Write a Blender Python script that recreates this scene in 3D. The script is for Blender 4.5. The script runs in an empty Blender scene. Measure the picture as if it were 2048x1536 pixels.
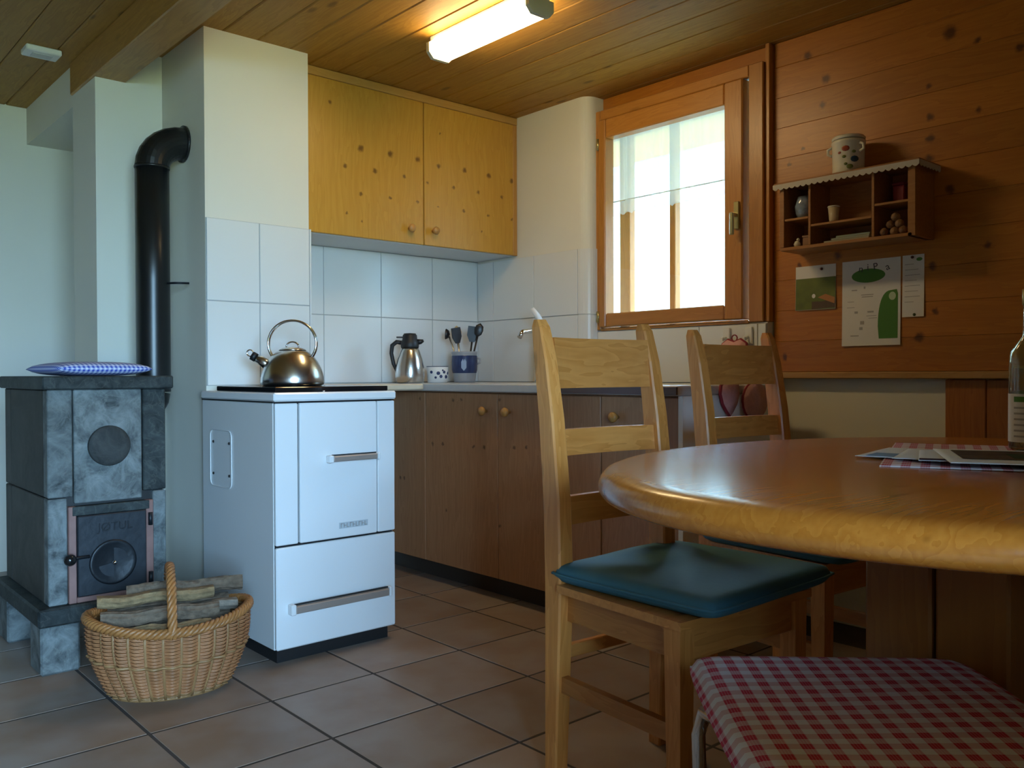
import bpy, bmesh, math, random
from mathutils import Vector, Matrix
PI = math.pi
random.seed(7)
scene = bpy.context.scene
C = scene.collection

# ------------------------------------------------------------------ camera
F_PX, YAW, PITCH, ROLL = 1735.0, math.radians(48.46), math.radians(-0.65), math.radians(-0.20)
f0 = Vector((math.cos(YAW), math.sin(YAW), 0)); r0 = Vector((math.sin(YAW), -math.cos(YAW), 0)); u0 = Vector((0, 0, 1))
fw = math.cos(PITCH) * f0 + math.sin(PITCH) * u0
up = -math.sin(PITCH) * f0 + math.cos(PITCH) * u0
rt = math.cos(ROLL) * r0 + math.sin(ROLL) * up
up = -math.sin(ROLL) * r0 + math.cos(ROLL) * up
cam_d = bpy.data.cameras.new('camera'); cam = bpy.data.objects.new('camera', cam_d); C.objects.link(cam)
cam.matrix_world = Matrix(((rt.x, up.x, -fw.x, 0), (rt.y, up.y, -fw.y, 0), (rt.z, up.z, -fw.z, 0.9), (0, 0, 0, 1)))
cam_d.sensor_width = 36; cam_d.lens = F_PX / 2048 * 36; cam_d.clip_start = 0.05; cam_d.clip_end = 200
scene.camera = cam

# ------------------------------------------------------------------ daylight: an even overcast sky
SKY = 64.0
world = bpy.data.worlds.new('world'); scene.world = world; world.use_nodes = True
bg = world.node_tree.nodes['Background']
bg.inputs[0].default_value = (0.38, 0.68, 1.0, 1); bg.inputs[1].default_value = SKY
LAMP = 29.0
scene.view_settings.view_transform = 'Standard'; scene.view_settings.look = 'None'
scene.view_settings.gamma = 1.0; scene.view_settings.use_curve_mapping = False
scene.view_settings.exposure = 0.0

def portal(name, loc, rot, sx, sy):
    l = bpy.data.lights.new(name, 'AREA'); l.shape = 'RECTANGLE'; l.size = sx; l.size_y = sy
    l.cycles.is_portal = True
    o = bpy.data.objects.new(name, l); C.objects.link(o); o.location = loc; o.rotation_euler = rot
portal('rear_window_portal', (-0.5, -2.32, 1.10), (PI / 2, 0, 0), 1.6, 1.6)          # lets sky light in through the rear window
portal('kitchen_window_portal', (3.19, 2.34, 1.58), (0, PI / 2, 0), 1.0, 0.95)

# ------------------------------------------------------------------ material helpers
def new_mat(name):
    m = bpy.data.materials.new(name); m.use_nodes = True
    nt = m.node_tree; b = nt.nodes['Principled BSDF']
    return m, nt, b
def N(nt, t, **kw):
    n = nt.nodes.new(t)
    for k, v in kw.items(): setattr(n, k, v)
    return n
def lk(nt, a, b): nt.links.new(a, b)
def setv(s, v): s.default_value = v
def math_n(nt, op, a, b=None, c=None, clamp=False):
    n = N(nt, 'ShaderNodeMath', operation=op, use_clamp=clamp)
    for i, v in enumerate((a, b, c)):
        if v is None: continue
        if isinstance(v, (int, float)): n.inputs[i].default_value = v
        else: lk(nt, v, n.inputs[i])
    return n.outputs[0]
def vmath(nt, op, a, b):
    n = N(nt, 'ShaderNodeVectorMath', operation=op)
    for i, v in enumerate((a, b)):
        if isinstance(v, (tuple, list)): n.inputs[i].default_value = v
        else: lk(nt, v, n.inputs[i])
    return n
def mixc(nt, fac, a, b, mode='MIX'):
    n = N(nt, 'ShaderNodeMix', data_type='RGBA', blend_type=mode)
    for i, v in ((0, fac), (6, a), (7, b)):
        if isinstance(v, (int, float)): n.inputs[i].default_value = v
        elif isinstance(v, (tuple, list)): n.inputs[i].default_value = (*v[:3], 1)
        else: lk(nt, v, n.inputs[i])
    return n.outputs[2]
def pos_rand(nt, amt=7.0):
    g = N(nt, 'ShaderNodeNewGeometry'); oi = N(nt, 'ShaderNodeObjectInfo')
    cx = N(nt, 'ShaderNodeCombineXYZ')
    r = math_n(nt, 'MULTIPLY', oi.outputs['Random'], amt)
    for i in range(3): lk(nt, r, cx.inputs[i])
    return g.outputs['Position'], vmath(nt, 'ADD', g.outputs['Position'], cx.outputs[0]).outputs[0], oi.outputs['Random']

def plain(name, col, rough=0.5, metal=0.0, var=0.0, vscale=8.0, bump=0.0, coat=0.0, spec=0.5):
    m, nt, b = new_mat(name)
    setv(b.inputs['Base Color'], (*col, 1)); setv(b.inputs['Roughness'], rough); setv(b.inputs['Metallic'], metal)
    setv(b.inputs['Coat Weight'], coat); setv(b.inputs['Specular IOR Level'], spec)
    if var or bump:
        p, pr, rnd = pos_rand(nt)
        no = N(nt, 'ShaderNodeTexNoise'); setv(no.inputs['Scale'], vscale); setv(no.inputs['Detail'], 6); lk(nt, pr, no.inputs['Vector'])
        if var:
            k = math_n(nt, 'MULTIPLY_ADD', no.outputs['Fac'], 2 * var, 1 - var)
            lk(nt, mixc(nt, 1.0, col, k, 'MULTIPLY'), b.inputs['Base Color'])
        if bump:
            bu = N(nt, 'ShaderNodeBump'); setv(bu.inputs['Strength'], bump); setv(bu.inputs['Distance'], 0.01)
            lk(nt, no.outputs['Fac'], bu.inputs['Height']); lk(nt, bu.outputs[0], b.inputs['Normal'])
    return m

def wood(name, light, dark, axis='x', rough=0.4, knot=0.7, knots=None, kdark=None, coat=0.0, vary=0.18, kcell=(3.0, 8.0), ringscale=1.0):
    """pine: stretched grain along axis, sparse random knots, optional knots (list of world points)"""
    m, nt, b = new_mat(name)
    p, pr, rnd = pos_rand(nt)
    s = [14.0 * ringscale] * 3; s['xyz'.index(axis)] = 0.9
    no0 = N(nt, 'ShaderNodeTexNoise'); setv(no0.inputs['Scale'], 2.5); setv(no0.inputs['Detail'], 2); lk(nt, pr, no0.inputs['Vector'])
    sc = vmath(nt, 'MULTIPLY', pr, tuple(s)).outputs[0]
    sc2 = vmath(nt, 'ADD', sc, no0.outputs['Color']).outputs[0]
    no1 = N(nt, 'ShaderNodeTexNoise'); setv(no1.inputs['Scale'], 1.6); setv(no1.inputs['Detail'], 3); lk(nt, sc2, no1.inputs['Vector'])
    rings = math_n(nt, 'FRACT', math_n(nt, 'MULTIPLY', no1.outputs['Fac'], 7.0))
    no2 = N(nt, 'ShaderNodeTexNoise'); setv(no2.inputs['Scale'], 9.0); setv(no2.inputs['Detail'], 4); lk(nt, sc, no2.inputs['Vector'])
    g = math_n(nt, 'MULTIPLY_ADD', rings, 0.45, math_n(nt, 'MULTIPLY', no2.outputs['Fac'], 0.6))
    col = mixc(nt, g, light, dark)
    kcol = kdark or tuple(c * 0.22 for c in dark)
    if knot:
        ks = [kcell[1]] * 3; ks['xyz'.index(axis)] = kcell[0]
        vo = N(nt, 'ShaderNodeTexVoronoi', feature='F1'); setv(vo.inputs['Scale'], 1.0)
        lk(nt, vmath(nt, 'MULTIPLY', pr, tuple(ks)).outputs[0], vo.inputs['Vector'])
        mr = N(nt, 'ShaderNodeMapRange', interpolation_type='SMOOTHSTEP')
        lk(nt, vo.outputs['Distance'], mr.inputs[0]); setv(mr.inputs[1], 0.05); setv(mr.inputs[2], 0.13); setv(mr.inputs[3], knot); setv(mr.inputs[4], 0.0)
        col = mixc(nt, mr.outputs[0], col, kcol)
    if knots:
        nk = N(nt, 'ShaderNodeTexNoise'); setv(nk.inputs['Scale'], 60); setv(nk.inputs['Detail'], 3); lk(nt, p, nk.inputs['Vector'])
        off = vmath(nt, 'SCALE', vmath(nt, 'SUBTRACT', nk.outputs['Color'], (0.5, 0.5, 0.5)).outputs[0], (0, 0, 0)); setv(off.inputs['Scale'], 0.018)
        p = vmath(nt, 'ADD', p, off.outputs[0]).outputs[0]
        mn = None
        for kp in knots:
            r = kp[3] if len(kp) > 3 else 0.011
            d = vmath(nt, 'DISTANCE', p, tuple(kp[:3])).outputs['Value']
            d = math_n(nt, 'DIVIDE', d, r)
            mn = d if mn is None else math_n(nt, 'MINIMUM', mn, d)
        mr = N(nt, 'ShaderNodeMapRange', interpolation_type='SMOOTHSTEP')
        lk(nt, mn, mr.inputs[0]); setv(mr.inputs[1], 0.35); setv(mr.inputs[2], 1.4); setv(mr.inputs[3], 0.8); setv(mr.inputs[4], 0.0)
        col = mixc(nt, mr.outputs[0], col, kcol)
    v = math_n(nt, 'MULTIPLY_ADD', rnd, vary, 1 - vary * 0.5)
    col = mixc(nt, 1.0, col, v, 'MULTIPLY')
    lk(nt, col, b.inputs['Base Color']); setv(b.inputs['Roughness'], rough); setv(b.inputs['Coat Weight'], coat); setv(b.inputs['Coat Roughness'], 0.15)
    bu = N(nt, 'ShaderNodeBump'); setv(bu.inputs['Strength'], 0.12); setv(bu.inputs['Distance'], 0.002)
    lk(nt, no2.outputs['Fac'], bu.inputs['Height']); lk(nt, bu.outputs[0], b.inputs['Normal'])
    return m

def gingham(name, ca, cb, per, rough=0.85, mixv=0.5, fine=True):
    """woven check from the object's own x and y"""
    m, nt, b = new_mat(name)
    tc = N(nt, 'ShaderNodeTexCoord'); sx = N(nt, 'ShaderNodeSeparateXYZ'); lk(nt, tc.outputs['Object'], sx.inputs[0])
    out = []
    for i in (0, 1):
        fr = math_n(nt, 'FRACT', math_n(nt, 'MULTIPLY', sx.outputs[i], 1.0 / per))
        s = math_n(nt, 'GREATER_THAN', fr, 0.5)
        if fine:   # two thin pale lines inside each coloured band
            t = math_n(nt, 'GREATER_THAN', math_n(nt, 'FRACT', math_n(nt, 'MULTIPLY', sx.outputs[i], 8.0 / per)), 0.72)
            s = math_n(nt, 'SUBTRACT', s, math_n(nt, 'MULTIPLY', math_n(nt, 'MULTIPLY', t, s), 0.35))
        out.append(s)
    fac = math_n(nt, 'MULTIPLY_ADD', out[0], 1 - mixv, math_n(nt, 'MULTIPLY', out[1], mixv))
    lk(nt, mixc(nt, fac, ca, cb), b.inputs['Base Color']); setv(b.inputs['Roughness'], rough)
    setv(b.inputs['Specular IOR Level'], 0.2)
    no = N(nt, 'ShaderNodeTexNoise'); setv(no.inputs['Scale'], 400); lk(nt, tc.outputs['Object'], no.inputs['Vector'])
    bu = N(nt, 'ShaderNodeBump'); setv(bu.inputs['Strength'], 0.2); setv(bu.inputs['Distance'], 0.001)
    lk(nt, no.outputs['Fac'], bu.inputs['Height']); lk(nt, bu.outputs[0], b.inputs['Normal'])
    return m

def stone(name, a, bcol, vein, scale=13.0, rough=0.62):
    m, nt, b = new_mat(name)
    p, pr, rnd = pos_rand(nt, 3.0)
    n1 = N(nt, 'ShaderNodeTexNoise'); setv(n1.inputs['Scale'], scale); setv(n1.inputs['Detail'], 8); setv(n1.inputs['Roughness'], 0.65); setv(n1.inputs['Distortion'], 0.8); lk(nt, pr, n1.inputs['Vector'])
    mr = N(nt, 'ShaderNodeMapRange'); lk(nt, n1.outputs['Fac'], mr.inputs[0]); setv(mr.inputs[1], 0.32); setv(mr.inputs[2], 0.68)
    col = mixc(nt, mr.outputs[0], a, bcol)
    n2 = N(nt, 'ShaderNodeTexNoise'); setv(n2.inputs['Scale'], scale * 0.8); setv(n2.inputs['Detail'], 5); setv(n2.inputs['Distortion'], 2.5); lk(nt, pr, n2.inputs['Vector'])
    d = math_n(nt, 'ABSOLUTE', math_n(nt, 'SUBTRACT', n2.outputs['Fac'], 0.5))
    mr2 = N(nt, 'ShaderNodeMapRange'); lk(nt, d, mr2.inputs[0]); setv(mr2.inputs[1], 0.0); setv(mr2.inputs[2], 0.03); setv(mr2.inputs[3], 0.22); setv(mr2.inputs[4], 0.0)
    col = mixc(nt, mr2.outputs[0], col, vein)
    v = math_n(nt, 'MULTIPLY_ADD', rnd, 0.5, 0.75)
    lk(nt, mixc(nt, 1.0, col, v, 'MULTIPLY'), b.inputs['Base Color']); setv(b.inputs['Roughness'], rough)
    setv(b.inputs['Specular IOR Level'], 0.22)
    bu = N(nt, 'ShaderNodeBump'); setv(bu.inputs['Strength'], 0.2); setv(bu.inputs['Distance'], 0.003)
    lk(nt, n1.outputs['Fac'], bu.inputs['Height']); lk(nt, bu.outputs[0], b.inputs['Normal'])
    return m

# ------------------------------------------------------------------ mesh helpers
class MB:
    """collects shapes into one bmesh; build() links them as ONE mesh object"""
    def __init__(self): self.bm = bmesh.new(); self.mi = 0
    def _f(self, vs, smooth=False):
        try: f = self.bm.faces.new(vs)
        except ValueError: return None
        f.smooth = smooth; f.material_index = self.mi
        return f
    def box(self, x0, x1, y0, y1, z0, z1, bev=0.0, M=None):
        x0, x1 = min(x0, x1), max(x0, x1); y0, y1 = min(y0, y1), max(y0, y1); z0, z1 = min(z0, z1), max(z0, z1)
        co = [(x, y, z) for z in (z0, z1) for y in (y0, y1) for x in (x0, x1)]
        v = [self.bm.verts.new(M @ Vector(c) if M else c) for c in co]
        fs = [self._f([v[i] for i in q]) for q in ((0, 2, 3, 1), (4, 5, 7, 6), (0, 1, 5, 4), (2, 6, 7, 3), (0, 4, 6, 2), (1, 3, 7, 5))]
        if bev:
            es = list({e for f in fs for e in f.edges})
            bmesh.ops.bevel(self.bm, geom=es, offset=bev, segments=1, affect='EDGES', profile=0.5)
        return self
    def ring_skin(self, rings, closed_u=True, cap=True, smooth=True):
        vs = [[self.bm.verts.new(p) for p in r] for r in rings]
        n = len(vs[0])
        for a, b in zip(vs[:-1], vs[1:]):
            for i in range(n if closed_u else n - 1):
                j = (i + 1) % n
                self._f([a[i], a[j], b[j], b[i]], smooth)
        if cap and closed_u:
            self._f(list(reversed(vs[0]))); self._f(vs[-1])
        return self
    def lathe(self, prof, seg=32, c=(0, 0, 0), smooth=True, M=None, cap=True):
        rings = []
        for r, z in prof:
            ring = []
            for i in range(seg):
                a = 2 * PI * i / seg
                p = Vector((c[0] + max(r, 1e-4) * math.cos(a), c[1] + max(r, 1e-4) * math.sin(a), c[2] + z))
                ring.append(M @ p if M else p)
            rings.append(ring)
        return self.ring_skin(rings, cap=cap, smooth=smooth)
    def tube(self, pts, r, seg=10, closed=False, cap=True, flat=None, smooth=True):
        pts = [Vector(p) for p in pts]; n = len(pts)
        rs = r if isinstance(r, (list, tuple)) else [r] * n
        rings = []; prev = None
        for i in range(n):
            if closed: t = pts[(i + 1) % n] - pts[i - 1]
            else: t = pts[min(i + 1, n - 1)] - pts[max(i - 1, 0)]
            t.normalize()
            if prev is None:
                a = Vector((0, 0, 1)) if abs(t.z) < 0.9 else Vector((1, 0, 0))
                nrm = (a - t * a.dot(t)).normalized()
            else:
                nrm = (prev - t * prev.dot(t))
                nrm = nrm.normalized() if nrm.length > 1e-6 else prev
            prev = nrm; bi = t.cross(nrm)
            ring = []
            for k in range(seg):
                a = 2 * PI * k / seg
                ca, sa = math.cos(a) * rs[i], math.sin(a) * rs[i] * (flat or 1)
                ring.append(pts[i] + nrm * ca + bi * sa)
            rings.append(ring)
        if closed: rings.append(rings[0])
        if closed:
            vs = [[self.bm.verts.new(p) for p in q] for q in rings[:-1]]
            for i in range(n):
                a, b = vs[i], vs[(i + 1) % n]
                for k in range(seg):
                    j = (k + 1) % seg
                    self._f([a[k], a[j], b[j], b[k]], smooth)
            return self
        return self.ring_skin(rings, cap=cap, smooth=smooth)
    def prism(self, poly, axis, a0, a1, smooth=False):
        """2D outline extruded along axis (0,1,2); poly coordinates are the other two axes in order"""
        def mk(p, a):
            q = [p[0], p[1]]; q.insert(axis, a); return q
        A = [self.bm.verts.new(mk(p, a0)) for p in poly]; B = [self.bm.verts.new(mk(p, a1)) for p in poly]
        n = len(poly)
        for i in range(n):
            j = (i + 1) % n; self._f([A[i], A[j], B[j], B[i]], smooth)
        self._f(list(reversed(A))); self._f(B)
        return self
    def pad(self, wf, wb, d, t, n=18, e=8.0, dent=None, cy=0.0, z0=0.0, rnd=0.0, puff=1.0):
        """cushion: front width wf (at -y), back width wb, depth d, thickness t"""
        def P(u, v, s):
            ku = math.copysign(abs(u) ** 0.75, u); kv = math.copysign(abs(v) ** 0.75, v)
            rc = 1 - 0.035 * (u * u * v * v) ** 2
            w = (wf + (wb - wf) * (kv * 0.5 + 0.5)) * 0.5
            x = ku * w * rc; y = cy + kv * d * 0.5 * rc
            h = max(0.0, (1 - abs(u) ** e)) ** 0.5 * max(0.0, (1 - abs(v) ** e)) ** 0.5
            h = h * puff + (1 - puff) * (1 if h > 0 else 0)
            z = z0 + t * 0.5 + s * t * 0.5 * h
            if s > 0 and dent: z += dent(x, y)
            return (x, y, z)
        g = {}
        for s in (1, -1):
            for i in range(n + 1):
                for j in range(n + 1):
                    if s < 0 and (i in (0, n) or j in (0, n)): g[s, i, j] = g[1, i, j]; continue
                    g[s, i, j] = self.bm.verts.new(P(2 * i / n - 1, 2 * j / n - 1, s))
        for s in (1, -1):
            for i in range(n):
                for j in range(n):
                    q = [g[s, i, j], g[s, i + 1, j], g[s, i + 1, j + 1], g[s, i, j + 1]]
                    self._f(q if s > 0 else q[::-1], True)
        return self
    def mesh(self, name, mats):
        bmesh.ops.recalc_face_normals(self.bm, faces=self.bm.faces[:])
        me = bpy.data.meshes.new(name); self.bm.to_mesh(me); self.bm.free()
        for m in (mats if isinstance(mats, (list, tuple)) else [mats]): me.materials.append(m)
        return me
    def build(self, name, mats, parent=None, local=False):
        """geometry given in world coordinates unless local (then in the parent's own frame)"""
        if not local and parent is not None:
            off = Vector(parent.location)
            if parent.parent: off = off + Vector(parent.parent.location)
            bmesh.ops.translate(self.bm, verts=self.bm.verts[:], vec=-off)
        if parent is None or True:
            vs = self.bm.verts
            if len(vs):
                lo = Vector([min(v.co[k] for v in vs) for k in range(3)]); hi = Vector([max(v.co[k] for v in vs) for k in range(3)])
                ctr = Vector(((lo.x + hi.x) / 2, (lo.y + hi.y) / 2, lo.z))
                bmesh.ops.translate(self.bm, verts=vs[:], vec=-ctr)
            else: ctr = Vector((0, 0, 0))
        o = bpy.data.objects.new(name, self.mesh(name, mats)); C.objects.link(o)
        o.location = ctr; o.parent = parent
        return o

def tag(o, label=None, cat=None, group=None, kind=None):
    if label: o['label'] = label
    if cat: o['category'] = cat
    if group: o['group'] = group
    if kind: o['kind'] = kind
    return o
def thing(name, label, cat, loc, rz=0.0, group=None):
    o = bpy.data.objects.new(name, None); C.objects.link(o); o.location = loc; o.rotation_euler = (0, 0, rz); o.empty_display_size = 0.05
    return tag(o, label, cat, group)
def struct(o, label=None): return tag(o, label, None, None, 'structure')
def sgroup(name, loc=(0, 0, 0), label=None):
    o = bpy.data.objects.new(name, None); C.objects.link(o); o.location = loc; o.empty_display_size = 0.05
    return struct(o, label)
def inst(name, me, parent, loc, rot=(0, 0, 0), scale=(1, 1, 1)):
    o = bpy.data.objects.new(name, me); C.objects.link(o); o.parent = parent; o.location = loc; o.rotation_euler = rot; o.scale = scale
    return o
def child(name, me, parent, wloc): return inst(name, me, parent, Vector(wloc) - Vector(parent.location))
def copy_tree(o, parent=None):
    c = o.copy(); C.objects.link(c); c.parent = parent
    for ch in list(o.children): copy_tree(ch, c)
    return c
def text_mesh(s, size, depth, mat):
    cu = bpy.data.curves.new('lettering', 'FONT'); cu.body = s; cu.size = size; cu.extrude = depth; cu.align_x = 'CENTER'; cu.align_y = 'CENTER'
    t = bpy.data.objects.new('lettering', cu); C.objects.link(t)
    dg = bpy.context.evaluated_depsgraph_get(); me = bpy.data.meshes.new_from_object(t.evaluated_get(dg))
    bpy.data.objects.remove(t); bpy.data.curves.remove(cu)
    me.materials.clear(); me.materials.append(mat)
    return me

# ------------------------------------------------------------------ materials
PLASTER = plain('plaster', (0.72, 0.70, 0.62), 0.9, var=0.04, vscale=3, bump=0.05)
WK = [(1.167, 1.999, .022), (1.668, 2.062, .016), (1.596, 1.959, .017), (1.609, 1.869, .013), (1.233, 1.842, .011), (1.229, 1.741, .013), (1.229, 1.67, .015), (1.232, 1.604, .016), (1.166, 1.494, .016), (1.264, 1.017, .017), (1.686, 1.726, .008), (1.743, 1.681, .009), (1.083, 1.951, .012), (0.961, 1.893, .014), (1.70, 1.52, .010), (1.72, 1.44, .009), (1.08, 1.73, .010), (1.22, 1.25, .014), (1.21, 1.10, .011), (1.05, 1.3, .012), (1.80, 1.60, .007), (1.76, 0.96, .012), (1.55, 1.32, .015), (1.70, 1.30, .010), (0.9, 1.5, .013), (0.7, 1.9, .015), (0.6, 1.2, .013)]
CEIL_W = wood('ceiling_pine', (0.44, 0.235, 0.035), (0.28, 0.125, 0.012), 'y', 0.58, 0.6)
DARKW = wood('darkened_unseen_boards', (0.16, 0.07, 0.02), (0.10, 0.04, 0.01), 'y', 0.5, 0.3)  # dark tone chosen so the unseen walls bounce less light into the room
BEAM_W = wood('beam_pine', (0.44, 0.24, 0.055), (0.28, 0.13, 0.025), 'y', 0.45, 0.3)
WALL_W = wood('wall_pine', (0.50, 0.195, 0.022), (0.36, 0.115, 0.009), 'y', 0.38, 0.0, knots=[(2.93, y, z, r) for y, z, r in WK], kdark=(0.05, 0.012, 0.004))
WAINS_W = wood('wainscot_pine', (0.42, 0.15, 0.03), (0.28, 0.085, 0.014), 'z', 0.4, 0.75)
WIN_W = wood('window_pine', (0.52, 0.235, 0.05), (0.38, 0.15, 0.026), 'z', 0.35, 0.1)
WIN_WH = wood('window_pine_rails', (0.52, 0.235, 0.05), (0.38, 0.15, 0.026), 'y', 0.35, 0.3)
TRIM_W = wood('trim_pine', (0.52, 0.30, 0.10), (0.40, 0.20, 0.05), 'y', 0.4, 0.4)
kn = [(1.802, 2.013), (1.946, 1.848), (2.093, 1.849), (2.237, 1.849), (1.871, 1.763), (2.016, 1.765), (2.165, 1.763), (1.944, 1.657), (2.091, 1.66), (2.236, 1.661), (1.877, 1.569), (1.95, 1.545), (2.352, 1.838), (2.501, 1.841), (2.646, 1.837), (2.79, 1.834), (2.291, 1.755), (2.437, 1.753), (2.581, 1.752), (2.727, 1.748), (2.348, 1.653), (2.495, 1.653), (2.642, 1.649), (2.79, 1.648), (2.36, 1.985), (2.6, 1.57)]
CAB_W = wood('cabinet_veneer', (0.60, 0.325, 0.05), (0.48, 0.23, 0.025), 'z', 0.38, 0, knots=[(x, 3.146, z, r) for (x, z), r in zip(kn, [.009, .014, .014, .013, .011, .011, .011, .009, .008, .007, .006, .005, .011, .012, .012, .012, .008, .009, .010, .010, .005, .008, .008, .007, .006, .005])], kdark=(0.10, 0.035, 0.006), vary=0.06)
CABX_W = wood('cabinet_edging', (0.54, 0.31, 0.09), (0.44, 0.23, 0.05), 'x', 0.4, 0.2)
CABZ_W = wood('cabinet_sides', (0.50, 0.25, 0.06), (0.40, 0.17, 0.03), 'z', 0.4, 0.2)
kb = [(3.138, 0.794), (2.9, 0.79), (2.845, 0.795), (3.046, 0.599), (2.974, 0.601), (2.764, 0.603), (2.697, 0.605), (2.514, 0.614), (2.443, 0.619), (3.296, 0.43), (3.264, 0.432), (2.597, 0.798), (1.80, 0.613), (1.85, 0.62), (2.3, 0.45), (2.95, 0.32), (2.6, 0.3)]
LOW_W = wood('base_cabinet_veneer', (0.46, 0.24, 0.12), (0.33, 0.155, 0.07), 'z', 0.42, 0, knots=[(2.238, y, z, .008) for y, z in kb], kdark=(0.07, 0.03, 0.012), vary=0.08)
KNOB_W = wood('knob_wood', (0.50, 0.27, 0.08), (0.38, 0.17, 0.04), 'z', 0.35, 0)
CHAIR_W = wood('chair_pine_upright', (0.78, 0.34, 0.09), (0.56, 0.19, 0.032), 'z', 0.35, 0.5, coat=0.2, kcell=(4, 12))
CHAIR_WX = wood('chair_pine_across', (0.78, 0.34, 0.09), (0.52, 0.18, 0.032), 'x', 0.35, 0.6, coat=0.2, kcell=(4, 10), ringscale=0.8)
CHAIR_WY = wood('chair_pine_sides', (0.56, 0.23, 0.055), (0.40, 0.14, 0.022), 'y', 0.38, 0.4, coat=0.2)
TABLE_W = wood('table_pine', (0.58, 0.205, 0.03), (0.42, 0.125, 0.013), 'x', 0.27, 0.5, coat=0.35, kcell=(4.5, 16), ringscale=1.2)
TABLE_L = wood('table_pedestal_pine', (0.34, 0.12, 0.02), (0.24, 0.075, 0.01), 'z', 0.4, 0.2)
SHELF_W = wood('shelf_wood', (0.40, 0.18, 0.045), (0.28, 0.105, 0.02), 'y', 0.42, 0.1)
WTILE = plain('white_glazed_tile', (0.72, 0.73, 0.72), 0.16, var=0.02, vscale=3)
GROUT = plain('grey_grout', (0.40, 0.41, 0.41), 0.9)
FGROUT = plain('dark_floor_grout', (0.055, 0.045, 0.04), 0.9, var=0.2, vscale=20)
ENAMEL = plain('white_enamel', (0.80, 0.81, 0.82), 0.22)
ENAMEL2 = plain('white_sheet_metal', (0.74, 0.75, 0.75), 0.35)
BLACK = plain('black_matte', (0.012, 0.012, 0.013), 0.5)
GLASSBLK = plain('black_ceramic_glass', (0.008, 0.008, 0.009), 0.08)
CHROME = plain('chrome', (0.75, 0.75, 0.75), 0.12, 1.0)
STEEL = plain('brushed_steel', (0.62, 0.60, 0.57), 0.24, 1.0)
BROWNM = plain('brown_bar', (0.38, 0.31, 0.27), 0.4, 0.3)
PIPEM = plain('black_stove_pipe', (0.010, 0.011, 0.011), 0.33, 0.0, var=0.3, vscale=15)
IRON = plain('cast_iron', (0.022, 0.027, 0.034), 0.5, 0.3, var=0.3, vscale=30, bump=0.2)
IRONR = plain('cast_iron_raised', (0.012, 0.015, 0.019), 0.45, 0.3, var=0.3, vscale=30, bump=0.2)
COPPER = plain('reddish_iron_frame', (0.26, 0.14, 0.12), 0.5, 0.2, var=0.25, vscale=25)
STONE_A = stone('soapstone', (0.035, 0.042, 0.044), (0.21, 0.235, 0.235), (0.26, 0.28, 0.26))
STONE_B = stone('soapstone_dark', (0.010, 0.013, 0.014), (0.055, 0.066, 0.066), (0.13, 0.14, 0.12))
PLUG = stone('soapstone_plug', (0.020, 0.022, 0.022), (0.055, 0.058, 0.056), (0.07, 0.07, 0.065))
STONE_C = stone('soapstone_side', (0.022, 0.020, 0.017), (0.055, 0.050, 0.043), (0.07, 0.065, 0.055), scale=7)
GREYTOP = plain('grey_laminate', (0.50, 0.52, 0.54), 0.3, var=0.05, vscale=60)
BEIGETOP = plain('beige_laminate', (0.62, 0.52, 0.38), 0.35, var=0.05, vscale=40)
DARKTRIM = plain('dark_kickboard', (0.045, 0.035, 0.028), 0.6)
TEAL = plain('teal_cushion_cloth', (0.065, 0.20, 0.27), 0.7, var=0.06, vscale=60, bump=0.05, spec=0.3)
RATTAN = plain('wicker', (0.30, 0.155, 0.06), 0.5, var=0.35, vscale=18)
RATTAN_L = plain('wicker_light', (0.37, 0.155, 0.062), 0.5, var=0.5, vscale=18)
RATTAN_D = plain('wicker_rim', (0.34, 0.14, 0.04), 0.45, var=0.4, vscale=30)
BARK = plain('bark', (0.15, 0.105, 0.07), 0.9, var=0.8, vscale=55, bump=0.8)
BARK3 = plain('golden_bark', (0.25, 0.165, 0.08), 0.9, var=0.7, vscale=45, bump=0.8)
BARK2 = plain('pale_bark', (0.22, 0.18, 0.14), 0.9, var=0.75, vscale=50, bump=0.8)
CUT = plain('cut_log_end', (0.50, 0.36, 0.20), 0.8, var=0.25, vscale=60)
CREAM = plain('cream_ceramic', (0.70, 0.66, 0.52), 0.2)
WHITE_P = plain('white_paper', (0.74, 0.72, 0.68), 0.7)
GREEN_P = plain('green_print', (0.06, 0.20, 0.02), 0.6)
INK = plain('dark_ink', (0.05, 0.045, 0.05), 0.6)
GREYINK = plain('grey_ink', (0.38, 0.36, 0.34), 0.7)
WHITE_PL = plain('white_plastic', (0.76, 0.78, 0.78), 0.4)
OLIVE = plain('brass_handle', (0.42, 0.36, 0.16), 0.3, 0.8)
RED_G = gingham('red_check', (0.72, 0.70, 0.74), (0.50, 0.012, 0.05), 0.028, mixv=0.42)
BLUE_G = gingham('blue_check', (0.60, 0.66, 0.85), (0.05, 0.09, 0.42), 0.014, fine=False)
BLUE_C = plain('cobalt_glaze', (0.03, 0.05, 0.14), 0.25, var=0.4, vscale=40)
STONEWARE = plain('grey_stoneware', (0.36, 0.38, 0.42), 0.3, var=0.1, vscale=30)
PINK = plain('pink_quilt', (0.66, 0.36, 0.36), 0.85, var=0.15, vscale=70, bump=0.3)
DRED = plain('dark_red_binding', (0.25, 0.02, 0.04), 0.8)

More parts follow.
